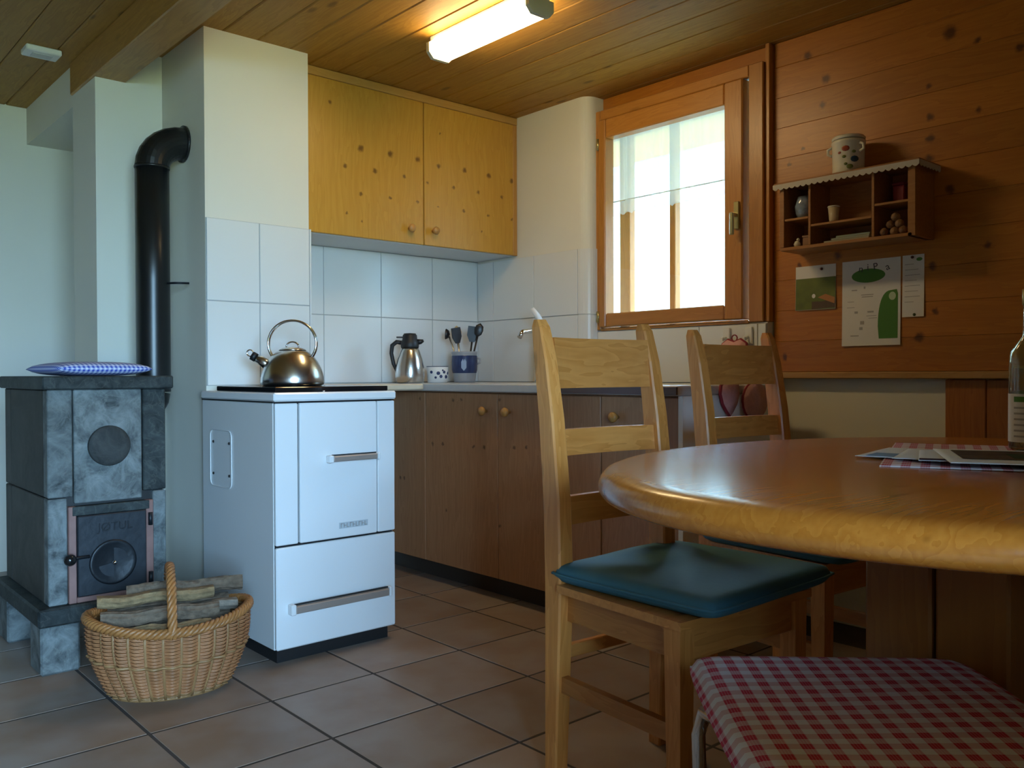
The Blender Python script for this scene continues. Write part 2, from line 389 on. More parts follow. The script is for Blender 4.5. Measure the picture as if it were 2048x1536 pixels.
def floor_tile_mat():
    m, nt, b = new_mat('terracotta_tile')
    p, pr, rnd = pos_rand(nt, 5.0)
    n = N(nt, 'ShaderNodeTexNoise'); setv(n.inputs['Scale'], 5.5); setv(n.inputs['Detail'], 5); lk(nt, pr, n.inputs['Vector'])
    mr = N(nt, 'ShaderNodeMapRange'); lk(nt, n.outputs['Fac'], mr.inputs[0]); setv(mr.inputs[1], 0.35); setv(mr.inputs[2], 0.65)
    col = mixc(nt, mr.outputs[0], (0.315, 0.255, 0.22), (0.265, 0.18, 0.13))
    col = mixc(nt, 1.0, col, math_n(nt, 'MULTIPLY_ADD', rnd, 0.3, 0.85), 'MULTIPLY')
    lk(nt, col, b.inputs['Base Color']); setv(b.inputs['Roughness'], 0.42)
    bu = N(nt, 'ShaderNodeBump'); setv(bu.inputs['Strength'], 0.1); setv(bu.inputs['Distance'], 0.004); lk(nt, n.outputs['Fac'], bu.inputs['Height']); lk(nt, bu.outputs[0], b.inputs['Normal'])
    return m
FTILE = floor_tile_mat()

def glass_mat():
    m, nt, b = new_mat('window_glass'); nt.nodes.remove(b)
    out = nt.nodes['Material Output']
    t = N(nt, 'ShaderNodeBsdfTransparent'); g = N(nt, 'ShaderNodeBsdfGlossy'); setv(g.inputs['Roughness'], 0.02)
    mx = N(nt, 'ShaderNodeMixShader'); setv(mx.inputs[0], 0.05)
    lk(nt, t.outputs[0], mx.inputs[1]); lk(nt, g.outputs[0], mx.inputs[2]); lk(nt, mx.outputs[0], out.inputs[0])
    return m
GLASS = glass_mat()
def curtain_mat(name, trans):
    m, nt, b = new_mat(name); nt.nodes.remove(b)
    out = nt.nodes['Material Output']
    t = N(nt, 'ShaderNodeBsdfTransparent'); tr = N(nt, 'ShaderNodeBsdfTranslucent'); d = N(nt, 'ShaderNodeBsdfDiffuse')
    setv(tr.inputs[0], (0.85, 0.92, 0.95, 1)); setv(d.inputs[0], (0.8, 0.82, 0.82, 1))
    a = N(nt, 'ShaderNodeMixShader'); setv(a.inputs[0], 0.4); lk(nt, tr.outputs[0], a.inputs[1]); lk(nt, d.outputs[0], a.inputs[2])
    mx = N(nt, 'ShaderNodeMixShader'); setv(mx.inputs[0], trans); lk(nt, a.outputs[0], mx.inputs[1]); lk(nt, t.outputs[0], mx.inputs[2]); lk(nt, mx.outputs[0], out.inputs[0])
    return m
SHEER = curtain_mat('sheer_curtain', 0.30); LACE = curtain_mat('lace_border', 0.55)
def bottle_glass():
    m, nt, b = new_mat('bottle_glass')
    setv(b.inputs['Base Color'], (0.75, 0.8, 0.6, 1)); setv(b.inputs['Roughness'], 0.03); setv(b.inputs['Transmission Weight'], 0.95); setv(b.inputs['IOR'], 1.45)
    return m
BGLASS = bottle_glass()
def emit_mat(name, col, st):
    m, nt, b = new_mat(name); setv(b.inputs['Base Color'], (0.8, 0.8, 0.75, 1)); setv(b.inputs['Emission Color'], (*col, 1)); setv(b.inputs['Emission Strength'], st)
    return m

# ------------------------------------------------------------------ the room
ZC = 2.145; ZT = 2.245
X0, XW = -1.6, 2.93
Y0, YA, YF = -2.2, 3.46, 4.535
# floor slab with single tiles
fl = struct(MB().box(X0, XW + 0.1, Y0, YF, -0.1, -0.0010).build('floor', FGROUT), 'terracotta tiled floor with dark joints')
S = 0.329; GX, GY = 1.412, 2.228; J = 0.0045
tm = MB().box(-S / 2 + J, S / 2 - J, -S / 2 + J, S / 2 - J, 0, 0.012, 0.001).mesh('tile', FTILE)
for i in range(-9, 5):
    for j in range(-7, 7):
        cx, cy = GX + (i + 0.5) * S, GY + (j + 0.5) * S
        if cx + S / 2 > XW or cx < -1.5: continue
        if cy > 3.40 and cx > 0.95: continue
        if cx > 2.4 and cy > 1.75: continue
        o = child('tile', tm, fl, (cx, cy, -0.012)); o.rotation_euler = (0, 0, random.choice((0, 1, 2, 3)) * PI / 2)
tb = MB().box(X0, XW, Y0, GY - 7 * S, -0.004, 0.0).build('tile_far', FTILE, fl)
# ceiling boards
ce = struct(MB().box(X0 - 0.1, XW + 0.23, Y0 - 0.12, YF + 0.1, ZC + 0.016, ZT).build('ceiling', CEIL_W), 'pine board ceiling')
PW = 0.1325
pm = MB().box(-PW / 2 + 0.001, PW / 2 - 0.001, Y0, YF, 0, 0.016, 0.004).mesh('plank', CEIL_W)
x = 1.576 - PW * 20
while x + PW < XW + 0.12:
    cx = x + PW / 2
    if cx - PW / 2 > X0 - 0.05: child('plank', pm, ce, (cx, 0, ZC))
    x += PW
struct(MB().box(0.985, 1.104, Y0, 3.76, 2.016, ZC, 0.004).build('trim_1', BEAM_W), 'pine ceiling beam')
# chimney breast, pillar, recess
wch = struct(MB().box(1.24, 1.65, 3.05, YA + 0.2, 0, ZC).build('wall_chimney', PLASTER), 'white plastered chimney breast')
pl = MB(); pl.box(0.993, 1.104, YA, 3.754, 0, 2.016); pl.box(1.104, 1.239, YA, 3.754, 0, ZC)
struct(pl.build('wall_pillar', PLASTER), 'white plastered wall end behind the stone stove')
struct(MB().box(1.0, 1.6, 3.755, YF, 1.978, ZC).build('wall_soffit', PLASTER), 'white soffit in the recess')
struct(MB().box(X0 - 0.1, 1.7, YF, YF + 0.1, -0.1, ZC + 0.016).build('wall_far', PLASTER), 'white wall at the back of the recess')
struct(MB().box(1.6, 1.7, 3.66, YF, 0, ZC).build('wall_recess', PLASTER))
wb = struct(MB().box(1.651, 3.2, YA, YA + 0.2, 0, ZC).build('wall_back', PLASTER), 'white back wall behind the worktop')
struct(MB().box(X0 - 0.1, X0, Y0, YF, -0.1, ZC + 0.016).build('wall_left', DARKW))
rw = MB(); rw.box(X0 - 0.1, -1.3, Y0 - 0.12, Y0, -0.1, ZC + 0.016); rw.box(0.3, 3.2, Y0 - 0.12, Y0, -0.1, ZC + 0.016); rw.box(-1.3, 0.3, Y0 - 0.12, Y0, -0.1, 0.3); rw.box(-1.3, 0.3, Y0 - 0.12, Y0, 1.9, ZC + 0.016)
struct(MB().box(0.70, 2.929, -0.38, -0.30, 0, ZC).build('wall_light_block', PLASTER), 'unseen partition added to keep daylight off the dining nook')  # unseen partition put in to block daylight from the window wall
struct(rw.build('wall_rear', DARKW))
struct(MB().box(0.40, 0.699, -0.38, -0.08, 0, 0.82).build('wall_light_block_low', PLASTER), 'unseen low wall added to shade the chair legs and stool')  # unseen low block, added to shade the lower parts around the table
w2 = sgroup('window_2', (-0.5, Y0, 0.3))
for xx in (-1.275, -0.5, 0.275): MB().box(xx - 0.025, xx + 0.025, Y0 - 0.09, Y0 - 0.03, 0.3, 1.9).build('frame_post', WIN_W, w2)
# plastered corner on the window wall with its rounded end
rc = [(2.83, YA - 0.001), (2.83, 2.735)] + [(2.83 + 0.055 * (1 - math.cos(a)), 2.735 - 0.055 * math.sin(a)) for a in [k * PI / 16 for k in range(1, 9)]] + [(2.945, 2.68), (2.945, YA - 0.001)]
wc = struct(MB().prism(rc, 2, 0, ZC).build('wall_corner', PLASTER), 'white plastered corner with rounded edge left of the window')
# window wall core with opening (y 1.85..2.68, z 1.10..2.06)
wr = MB()
wr.box(2.946, 3.16, Y0, 1.86, 0, ZC + 0.016); wr.box(2.946, 3.16, 2.83, YA, 0, ZC + 0.016); wr.box(2.946, 3.16, 1.86, 2.83, 0, 1.10); wr.box(2.946, 3.16, 1.86, 2.83, 2.055, ZC + 0.016)
WR = struct(wr.build('wall_right', PLASTER), 'window wall with pine boards above and white plaster below')
# horizontal pine boards on the window wall
PH = 0.1145; z = 0.905; k = 0
pmB = MB().box(0, 0.016, Y0 + 0.01, 1.806, 0, PH - 0.0004, 0.0011).mesh('plank', WALL_W)
while z < ZC - 0.02:
    if z + PH <= ZC + 0.005: child('plank', pmB, WR, (XW, 0, z))
    else: MB().box(XW, XW + 0.016, Y0 + 0.01, 1.806, z, ZC - 0.001, 0.003).build('plank', WALL_W, WR)
    z += PH
MB().box(XW, XW + 0.016, 1.826, 2.679, 2.079, ZC - 0.001, 0.003).build('plank', WALL_W, WR)
# visible knots follow the wood material; ledge trim and wainscot boards
struct(MB().box(2.905, XW + 0.016, Y0 + 0.01, 1.80, 0.880, 0.904, 0.003).build('trim_2', TRIM_W), 'pale pine ledge under the wall boards')
vm = MB().box(0, 0.014, -0.062, 0.062, 0.0, 0.878, 0.003).mesh('plank', WAINS_W)
yy = 1.118
while yy > Y0 + 0.1:
    child('plank', vm, WR, (XW + 0.001, yy, 0.0)); yy -= 0.126
# low tiled wall under the window
wl = struct(MB().box(2.895, 2.945, 1.812, 2.679, 0, 1.094).build('wall_splash', PLASTER), 'white wall strip under the window')

# wall tiles, each a piece of its own
def wtile(parent, plane, pos, a0, a1, z0, z1):
    g = 0.0018
    b = MB()
    if plane == 'y': b.box(a0 + g, a1 - g, pos - 0.008, pos + 0.001, z0 + g, z1 - g, 0.0012)
    else: b.box(pos - 0.008, pos + 0.001, a0 + g, a1 - g, z0 + g, z1 - g, 0.0012)
    return b.build('tile', WTILE, parent)
ZR = [(0.862, 1.168), (1.168, 1.465)]
def grout(parent, plane, pos, a0, a1, z0, z1):
    b = MB()
    if plane == 'y': b.box(a0, a1, pos - 0.004, pos + 0.002, z0, z1)
    else: b.box(pos - 0.004, pos + 0.002, a0, a1, z0, z1)
    return b.build('grout', GROUT, parent)
grout(wch, 'y', 3.05, 1.241, 1.649, 0.862, 1.465)
for z0, z1 in ZR:
    wtile(wch, 'y', 3.05, 1.241, 1.443, z0, z1); wtile(wch, 'y', 3.05, 1.443, 1.649, z0, z1)
MB().box(1.65, 1.657, 3.043, YA, 0.862, 1.465, 0.001).build('tile', WTILE, wch)
grout(wb, 'y', YA, 1.66, 2.829, 0.862, 1.475)
for z0, z1 in ZR:
    z1 = min(z1 + (0.008 if z1 > 1.4 else 0), 1.473)
    for a0, a1 in ((1.66, 1.94), (1.94, 2.242), (2.242, 2.538), (2.538, 2.829)): wtile(wb, 'y', YA, a0, a1, z0, z1)
grout(wc, 'x', 2.83, 2.738, 3.449, 0.862, 1.463)
for z0, z1 in ZR:
    for a0, a1 in ((3.325, 3.449), (3.028, 3.325), (2.738, 3.028)): wtile(wc, 'x', 2.83, a0, a1, z0, z1)
    # edge tile on the return beside the window
    MB().prism([(2.824, 2.736)] + [(2.83 + 0.055 * (1 - math.cos(a)) - 0.006 * math.cos(a), 2.735 - 0.055 * math.sin(a) - 0.006 * math.sin(a)) for a in [q * PI / 16 for q in range(0, 9)]] + [(2.885, 2.679), (2.84, 2.70), (2.832, 2.736)], 2, z0 + 0.002, z1 - 0.002).build('tile', WTILE, wc)
grout(wl, 'x', 2.895, 1.813, 2.678, 0.862, 1.09)
for a0, a1 in ((2.40, 2.678), (2.12, 2.40), (1.85, 2.12), (1.813, 1.85)): wtile(wl, 'x', 2.895, a0, a1, 0.862, 1.09)

# ------------------------------------------------------------------ window
w1 = sgroup('window_1', (2.92, 2.26, 1.10), 'pine casement window')
MB().box(2.885, 2.945, 2.655, 2.698, 1.096, 2.078, 0.003).build('frame_post', WIN_W, w1)
MB().box(2.885, 2.945, 1.826, 1.888, 1.096, 2.078, 0.003).build('frame_post', WIN_W, w1)
MB().box(2.900, 2.946, 1.808, 1.8255, 1.096, 2.144, 0.002).build('frame_moulding', WIN_W, w1)
MB().box(2.885, 2.945, 1.889, 2.654, 2.034, 2.078, 0.003).build('frame_head', WIN_WH, w1)
MB().box(2.885, 2.945, 1.889, 2.654, 1.092, 1.104, 0.002).build('frame_sill', WIN_WH, w1)
for a, b_ in ((2.612, 2.652), (1.905, 1.988)): MB().box(2.868, 2.93, a, b_, 1.108, 2.03, 0.005).build('sash_stile', WIN_W, w1)
MB().box(2.87, 2.928, 1.989, 2.611, 1.946, 2.029, 0.005).build('sash_rail', WIN_WH, w1)
MB().box(2.87, 2.928, 1.989, 2.611, 1.109, 1.168, 0.005).build('sash_rail', WIN_WH, w1)
MB().box(2.9, 2.904, 1.984, 2.616, 1.164, 1.95).build('pane', GLASS, w1)
h = MB(); h.box(2.858, 2.868, 1.915, 1.938, 1.455, 1.56, 0.002); h.box(2.83, 2.86, 1.921, 1.934, 1.50, 1.515, 0.002); h.box(2.826, 2.838, 1.919, 1.936, 1.43, 1.515, 0.003)
h.build('handle', OLIVE, w1)
MB().lathe([(0.008, 0), (0.008, 0.05)], 12, (2.876, 2.66, 1.90)).build('hinge', OLIVE, w1)
MB().lathe([(0.008, 0), (0.008, 0.05)], 12, (2.876, 2.66, 1.13)).build('hinge', OLIVE, w1)
# outer casement
for a, b_ in ((2.668, 2.73), (1.862, 1.90), (2.405, 2.437)): MB().box(3.10, 3.14, a, b_, 1.10, 2.055, 0.003).build('outer_post', WIN_W, w1)
MB().box(3.10, 3.14, 1.90, 2.83, 1.10, 1.135, 0.003).build('outer_rail', WIN_WH, w1)
MB().box(3.10, 3.14, 1.90, 2.83, 2.01, 2.055, 0.003).build('outer_rail', WIN_WH, w1)
MB().box(3.118, 3.121, 1.90, 2.405, 1.14, 2.01).build('pane', GLASS, w1)
MB().box(3.118, 3.121, 2.437, 2.668, 1.14, 2.01).build('pane', GLASS, w1)
# sheer half curtain between the casements
cu = thing('curtain', 'sheer white half curtain with lace hem hanging in the window', 'curtain', (2.965, 2.3, 1.62))
def drape(y0, y1, z0, z1, amp, scallop=0.0):
    b = MB(); ny = 90; nz = 8
    g = []
    for i in range(ny + 1):
        y = y0 + (y1 - y0) * i / ny; col = []
        xo = 2.965 + amp * math.sin(i * 0.9) * (0.6 + 0.4 * math.sin(i * 0.23)) + 0.004 * math.sin(i * 0.31)
        for j in range(nz + 1):
            zz = z1 + (z0 - z1) * j / nz
            if j == nz: zz += scallop * abs(math.sin(i * 0.42))
            col.append(b.bm.verts.new((xo * 1.0 + 0.0008 * j, y, zz)))
        g.append(col)
    for i in range(ny):
        for j in range(nz): b._f([g[i][j], g[i + 1][j], g[i + 1][j + 1], g[i][j + 1]], True)
    return b
drape(2.655, 1.99, 1.68, 1.985, 0.006).build('cloth', SHEER, cu)
drape(2.655, 1.99, 1.615, 1.679, 0.006, 0.012).build('lace_hem', LACE, cu)
MB().tube([(2.965, 2.676, 1.987), (2.965, 1.865, 1.987)], 0.004, 8).build('rod', CHROME, cu)
MB().tube([(2.966, 2.655, 1.679), (2.966, 1.99, 1.679)], 0.0025, 6).build('hem_cord', WHITE_PL, cu)
# outside: open shutter, eave added to block high sky light, and hillside meadow
struct(MB().box(3.16, 4.6, -4, 5, 2.35, 2.42).build('trim_3', BEAM_W), 'roof eave added to block sky light outside the window')
hb = MB(); g = []
for i in range(25):
    row = []
    for j in range(25):
        xx = 5 + i * 1.6; yv = -30 + j * 3.4
        row.append(hb.bm.verts.new((xx, yv, -1.0 + (xx - 5) * 0.55 + 0.4 * math.sin(i * 1.3) * math.cos(j * 0.9))))
    g.append(row)
for i in range(24):
    for j in range(24): hb._f([g[i][j], g[i + 1][j], g[i + 1][j + 1], g[i][j + 1]], True)
MEADOW = plain('wooded_slope', (0.042, 0.044, 0.032), 0.95, var=0.4, vscale=2)
tag(hb.build('hillside', MEADOW), 'steep wooded hillside seen through the window', 'hillside', None, 'structure')

GRASS = plain('grass_ground', (0.32, 0.24, 0.045), 0.95, var=0.3, vscale=1.5)
gb = MB(); gb.box(-40, 3.1, -45, Y0 - 0.13, -0.75, -0.7)
gb.box(3.17, 5.2, -30, 50, -1.05, -1.0)
tag(gb.build('garden_ground', GRASS), 'green meadow outside the rear window', None, None, 'structure')

# ------------------------------------------------------------------ ceiling lamp
ll = thing('ceiling_lamp', 'lit fluorescent batten lamp on the board ceiling', 'lamp', (1.945, 2.32, 2.06))
MB().box(1.905, 1.985, 2.045, 2.60, 2.118, 2.1445, 0.003).build('mounting_base', WHITE_PL, ll)
DIFF = emit_mat('lamp_diffuser', (1.0, 0.75, 0.38), LAMP)
pr = [(1.893, 2.118), (1.893, 2.085), (1.912, 2.066), (1.978, 2.066), (1.997, 2.085), (1.997, 2.118)]
def prism_y(poly, a0, a1):
    b = MB(); A = [b.bm.verts.new((p[0], a0, p[1])) for p in poly]; B = [b.bm.verts.new((p[0], a1, p[1])) for p in poly]
    n = len(poly)
    for i in range(n): b._f([A[i], A[(i + 1) % n], B[(i + 1) % n], B[i]])
    b._f(A[::-1]); b._f(B); return b
prism_y(pr, 2.062, 2.582).build('diffuser', DIFF, ll)
pr2 = [(1.889, 2.1175), (1.889, 2.083), (1.910, 2.061), (1.980, 2.061), (2.001, 2.083), (2.001, 2.1175)]
LCAP = plain('lamp_end_cap', (0.50, 0.50, 0.40), 0.5)
prism_y(pr2, 2.583, 2.60).build('end_cap', LCAP, ll); prism_y(pr2, 2.045, 2.061).build('end_cap', LCAP, ll)
# small white box on the ceiling at the left
sd = thing('ceiling_outlet', 'small flat white plastic box on the ceiling boards at left', 'outlet', (0.865, 3.68, 2.12))
MB().box(0.803, 0.926, 3.634, 3.722, 2.122, 2.1445, 0.004).build('cover', WHITE_PL, sd)
MB().box(0.83, 0.90, 3.655, 3.70, 2.1195, 2.122, 0.0005).build('grille', plain('pale_grille', (0.6, 0.62, 0.62), 0.5), sd)

# ------------------------------------------------------------------ wall cabinet
wcab = thing('wall_cabinet', 'pine veneer wall cabinet with two knotty doors under the ceiling', 'cabinet', (2.27, 3.3, 1.474))
MB().box(1.658, 2.828, 3.168, YA - 0.009, 1.482, ZC - 0.002).build('body', CABZ_W, wcab)
MB().box(1.66, 2.826, 3.17, YA - 0.009, 1.474, 1.482).build('underside_panel', plain('pale_grey_panel', (0.62, 0.64, 0.66), 0.4), wcab)
MB().box(1.66, 2.829, 3.148, 3.167, 2.108, ZC - 0.002, 0.002).build('top_moulding', CABX_W, wcab)
MB().box(1.66, 1.70, 3.15, 3.167, 1.476, 2.107, 0.002).build('end_strip', CABZ_W, wcab)
MB().box(2.803, 2.829, 3.15, 3.167, 1.476, 2.107, 0.002).build('end_strip', CABZ_W, wcab)
def knob_y(x, y, z, parent):
    Mx = Matrix.Translation((x, y, z)) @ Matrix.Rotation(PI / 2, 4, 'X')
    MB().lathe([(0.007, 0), (0.007, 0.012), (0.015, 0.018), (0.018, 0.026), (0.014, 0.034), (0.0, 0.036)], 18, M=Mx).build('knob', KNOB_W, parent)
d1 = MB().box(1.702, 2.267, 3.147, 3.166, 1.476, 2.106, 0.002).build('door', CAB_W, wcab)
d2 = MB().box(2.273, 2.801, 3.147, 3.166, 1.476, 2.106, 0.002).build('door', CAB_W, wcab)
knob_y(2.189, 3.1465, 1.539, d1); knob_y(2.318, 3.1465, 1.541, d2)

# ------------------------------------------------------------------ base cabinets and worktops
bc = thing('base_cabinet', 'brown veneered kitchen base cabinet under the grey worktop', 'cabinet', (2.55, 2.55, 0))
MB().box(2.256, 2.826, 1.72, YA - 0.01, 0.085, 0.828).build('body', LOW_W, bc)
MB().box(2.305, 2.826, 1.73, YA - 0.01, 0.001, 0.085).build('kickboard', DARKTRIM, bc)
MB().box(2.23, 2.828, 1.70, 1.719, 0.002, 0.828, 0.001).build('end_panel', WHITE_PL, bc)
for a0, a1 in ((3.102, YA - 0.012), (2.614, 3.098), (2.060, 2.610), (1.722, 2.056)):
    d = MB().box(2.237, 2.255, a0, a1, 0.086, 0.822, 0.002).build('door', LOW_W, bc)
    ky = {3.102: None, 2.614: 2.681, 2.060: 2.54, 1.722: 1.98}[a0]
    if ky:
        Mx = Matrix.Translation((2.237, ky, 0.752)) @ Matrix.Rotation(-PI / 2, 4, 'Y')
        MB().lathe([(0.007, 0), (0.007, 0.012), (0.016, 0.018), (0.019, 0.026), (0.015, 0.034), (0.0, 0.036)], 18, M=Mx).build('knob', KNOB_W, d)
wt = thing('worktop', 'long grey laminate worktop below the window', 'worktop', (2.53, 2.6, 0.829))
MB().box(2.205, 2.829, 1.70, YA - 0.01, 0.829, 0.861, 0.004).build('slab', GREYTOP, wt)
MB().box(2.829, 2.885, 1.82, 2.67, 0.829, 0.861, 0.001).build('rear_strip', GREYTOP, wt)
MB().box(2.196, 2.205, 1.70, 2.28, 0.832, 0.858, 0.001).build('edge_shade', plain('painted_edge_shade', (0.10, 0.07, 0.08), 0.4), wt)  # dark strip paints the shade on the nearer part of the worktop edge
tag(MB().box(1.659, 2.2, 3.055, YA - 0.01, 0.832, 0.860, 0.006).build('side_worktop', BEIGETOP), 'beige worktop between chimney and kitchen cabinets', 'worktop')

# ------------------------------------------------------------------ white wood cooker
st = thing('wood_cooker', 'white enamelled wood cooker with black hob beside the chimney', 'stove', (1.44, 2.77, 0))
MB().box(1.236, 1.645, 2.505, 3.03, 0.001, 0.045).build('plinth', BLACK, st)
MB().box(1.222, 1.66, 2.494, 3.041, 0.045, 0.813, 0.002).build('body', ENAMEL2, st)
MB().box(1.225, 1.6555, 2.4905, 2.4938, 0.05, 0.814).build('painted_gap_shade', BLACK, st)  # black sheet paints the shade in the gaps between the front panels
MB().box(1.2185, 1.663, 2.488, 3.04, 0.8135, 0.8172).build('painted_shadow_line', BLACK, st)  # black strip stands in for the shade under the top frame
MB().box(1.222, 1.298, 2.476, 2.4904, 0.3715, 0.8115, 0.003).build('front_strip', ENAMEL, st)
MB().box(1.5915, 1.659, 2.476, 2.4904, 0.3715, 0.8115, 0.003).build('front_strip', ENAMEL, st)
dr = MB().box(1.3035, 1.5865, 2.474, 2.4904, 0.3715, 0.8115, 0.003).build('fire_door', ENAMEL, st)
dw = MB().box(1.222, 1.659, 2.475, 2.4904, 0.047, 0.3645, 0.004).build('wood_drawer', ENAMEL, st)
MB().box(1.216, 1.664, 2.472, 3.041, 0.8175, 0.845, 0.005).build('top_frame', ENAMEL, st)
hob = MB().box(1.236, 1.650, 2.503, 2.95, 0.8455, 0.862, 0.002).build('hob', GLASSBLK, st)
hb2 = MB(); hb2.box(1.41, 1.575, 2.449, 2.463, 0.621, 0.639, 0.003)
hh = hb2.build('handle', BROWNM, dr)
for a0, a1 in ((1.394, 1.41), (1.575, 1.584)): MB().box(a0, a1, 2.447, 2.4745, 0.618, 0.642, 0.003).build('handle_end', ENAMEL, dr)
e = MB(); e.box(1.41, 1.575, 2.46, 2.4645, 0.640, 0.6435); e.build('painted_handle_shadow', BLACK, dr)  # black strip painted as the shadow line above the door handle
MB().box(1.275, 1.618, 2.448, 2.462, 0.158, 0.182, 0.003).build('handle', BROWNM, dw)
e = MB(); e.box(1.275, 1.618, 2.459, 2.464, 0.183, 0.1875); e.build('painted_handle_shadow', BLACK, dw)  # shadow line over the drawer handle, also a black strip
for a0, a1 in ((1.258, 1.275), (1.618, 1.628)): MB().box(a0, a1, 2.446, 2.4755, 0.155, 0.188, 0.003).build('handle_end', ENAMEL, dw)
npl = MB().box(1.441, 1.549, 2.4735, 2.475, 0.400, 0.420).build('nameplate', plain('grey_nameplate', (0.50, 0.54, 0.57), 0.4, 0.0), dr)
lt = MB()
xx = 1.447
for q in range(9):
    wdt = 0.0085; lt.box(xx, xx + 0.002, 2.4725, 2.4736, 0.403, 0.417); lt.box(xx, xx + wdt, 2.4725, 2.4736, (0.415, 0.409, 0.403)[q % 3] - 0.0005, (0.415, 0.409, 0.403)[q % 3] + 0.002); xx += 0.0112
lt.build('lettering', GREYINK, dr)
# rounded grip loop on the side of the cooker
rp = []
for cx, cz, a0 in ((2.945, 0.69, 0), (2.815, 0.69, 90), (2.815, 0.54, 180), (2.945, 0.54, 270)):
    for q in range(5):
        a = math.radians(a0 + q * 22.5); rp.append((1.2195, cx + 0.022 * math.cos(a), cz + 0.022 * math.sin(a)))
MB().tube(rp, 0.0019, 8, closed=True).build('side_panel_rim', ENAMEL2, st)
for yv, zv in ((2.815, 0.67), (2.815, 0.56), (2.945, 0.67), (2.945, 0.56)):
    MB().lathe([(0.005, 0), (0.004, 0.003), (0, 0.0035)], 10, M=Matrix.Translation((1.222, yv, zv)) @ Matrix.Rotation(-PI / 2, 4, 'Y')).build('screw', BLACK, st)
MB().lathe([(0.004, 0), (0.004, 0.004)], 10, (1.40, 2.4965, 0.8455)).build('hob_pin', CHROME, st)

# ------------------------------------------------------------------ soapstone stove
so = thing('stone_stove', 'dark grey soapstone wood stove on stone feet beside the chimney', 'stove', (0.86, 3.15, 0))
XL, XR, YFR, YB = 0.680, 1.030, 2.87, 3.425
for x0, x1 in ((0.655, 0.765), (0.955, 1.05)):
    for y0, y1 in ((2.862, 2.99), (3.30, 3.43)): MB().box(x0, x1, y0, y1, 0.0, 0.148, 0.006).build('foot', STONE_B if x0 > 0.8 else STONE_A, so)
MB().box(0.645, 1.062, 2.845, 3.44, 0.148, 0.203, 0.006).build('base_slab', STONE_B, so)
MB().box(0.665, 1.052, 2.855, 3.435, 0.858, 0.899, 0.004).build('top_slab', STONE_B, so)
MB().box(XL + 0.02, XR - 0.02, YFR + 0.02, YB - 0.02, 0.204, 0.857).build('core', BLACK, so)
# front stones
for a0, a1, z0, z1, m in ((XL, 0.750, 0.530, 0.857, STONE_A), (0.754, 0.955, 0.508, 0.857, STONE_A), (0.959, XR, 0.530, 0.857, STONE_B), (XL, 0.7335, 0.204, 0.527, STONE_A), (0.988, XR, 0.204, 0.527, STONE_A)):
    MB().box(a0, a1, YFR, YFR + 0.05, z0, z1, 0.003).build('stone', m, so)
# side stones
for xs in (XL, XR - 0.04):
    for y0, y1 in ((YFR + 0.051, 3.34), (3.344, YB)):
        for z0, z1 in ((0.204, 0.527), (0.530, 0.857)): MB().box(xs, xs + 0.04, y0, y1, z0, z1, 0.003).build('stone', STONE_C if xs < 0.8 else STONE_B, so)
MB().box(XL + 0.041, XR - 0.041, YB - 0.04, YB, 0.204, 0.857, 0.003).build('stone', STONE_C, so)
Ry = lambda x, y, z: Matrix.Translation((x, y, z)) @ Matrix.Rotation(PI / 2, 4, 'X')
dsk = MB().lathe([(0.063, 0), (0.063, 0.006), (0.060, 0.009), (0.046, 0.010), (0.0, 0.010)], 40, M=Ry(0.855, 2.8695, 0.681)).build('round_plug', PLUG, so)
fr = MB()
fr.box(0.7345, 0.757, 2.862, 2.90, 0.204, 0.50, 0.002); fr.box(0.964, 0.987, 2.862, 2.90, 0.204, 0.50, 0.002); fr.box(0.757, 0.964, 2.862, 2.90, 0.204, 0.221, 0.002)
fr.build('door_frame', COPPER, so)
MB().box(0.745, 0.975, 2.861, 2.90, 0.471, 0.4995, 0.002).build('lintel_bar', STONE_B, so)
sdoor = MB().box(0.7585, 0.9625, 2.856, 2.88, 0.222, 0.470, 0.003).build('fire_door', IRON, so)
MB().lathe([(0.070, 0), (0.070, 0.004), (0.064, 0.007), (0.058, 0.004), (0.0, 0.004)], 40, M=Ry(0.860, 2.856, 0.318)).build('air_wheel', IRONR, sdoor)
bl = MB()
for a0 in (10, 190):
    pts = [(0.0, 0.0)] + [(0.045 * math.cos(math.radians(a0 + q * 10)), 0.045 * math.sin(math.radians(a0 + q * 10))) for q in range(9)]
    A = [bl.bm.verts.new((0.86 + p[0], 2.8515, 0.318 + p[1])) for p in pts]; B = [bl.bm.verts.new((0.86 + p[0], 2.8475, 0.318 + p[1])) for p in pts]
    for i in range(len(pts)): bl._f([A[i], A[(i + 1) % len(pts)], B[(i + 1) % len(pts)], B[i]])
    bl._f(A); bl._f(B[::-1])
bl.build('air_vane', IRON, sdoor)
MB().lathe([(0.006, 0), (0.006, 0.012), (0.0, 0.014)], 12, M=Ry(0.86, 2.8475, 0.318)).build('air_knob', CHROME, sdoor)
tme = text_mesh('JØTUL', 0.036, 0.0012, IRONR)
inst('lettering', tme, sdoor, Vector((0.868, 2.8548, 0.428)) - Vector(so.location) - Vector(sdoor.location), (PI / 2, 0, 0))
kk = MB(); kk.tube([(0.79, 2.85, 0.345), (0.755, 2.846, 0.345), (0.735, 2.84, 0.344)], 0.005, 8)
kk.build('latch', IRONR, sdoor)
MB().lathe([(0.008, 0), (0.016, 0.006), (0.018, 0.016), (0.012, 0.026), (0, 0.028)], 18, M=Ry(0.731, 2.848, 0.344)).build('latch_knob', plain('glossy_black', (0.01, 0.01, 0.01), 0.15), sdoor)
for zz in (0.44, 0.25):
    MB().lathe([(0.007, -0.02), (0.007, 0.02)], 10, (0.975, 2.855, zz)).build('hinge', IRONR, so)
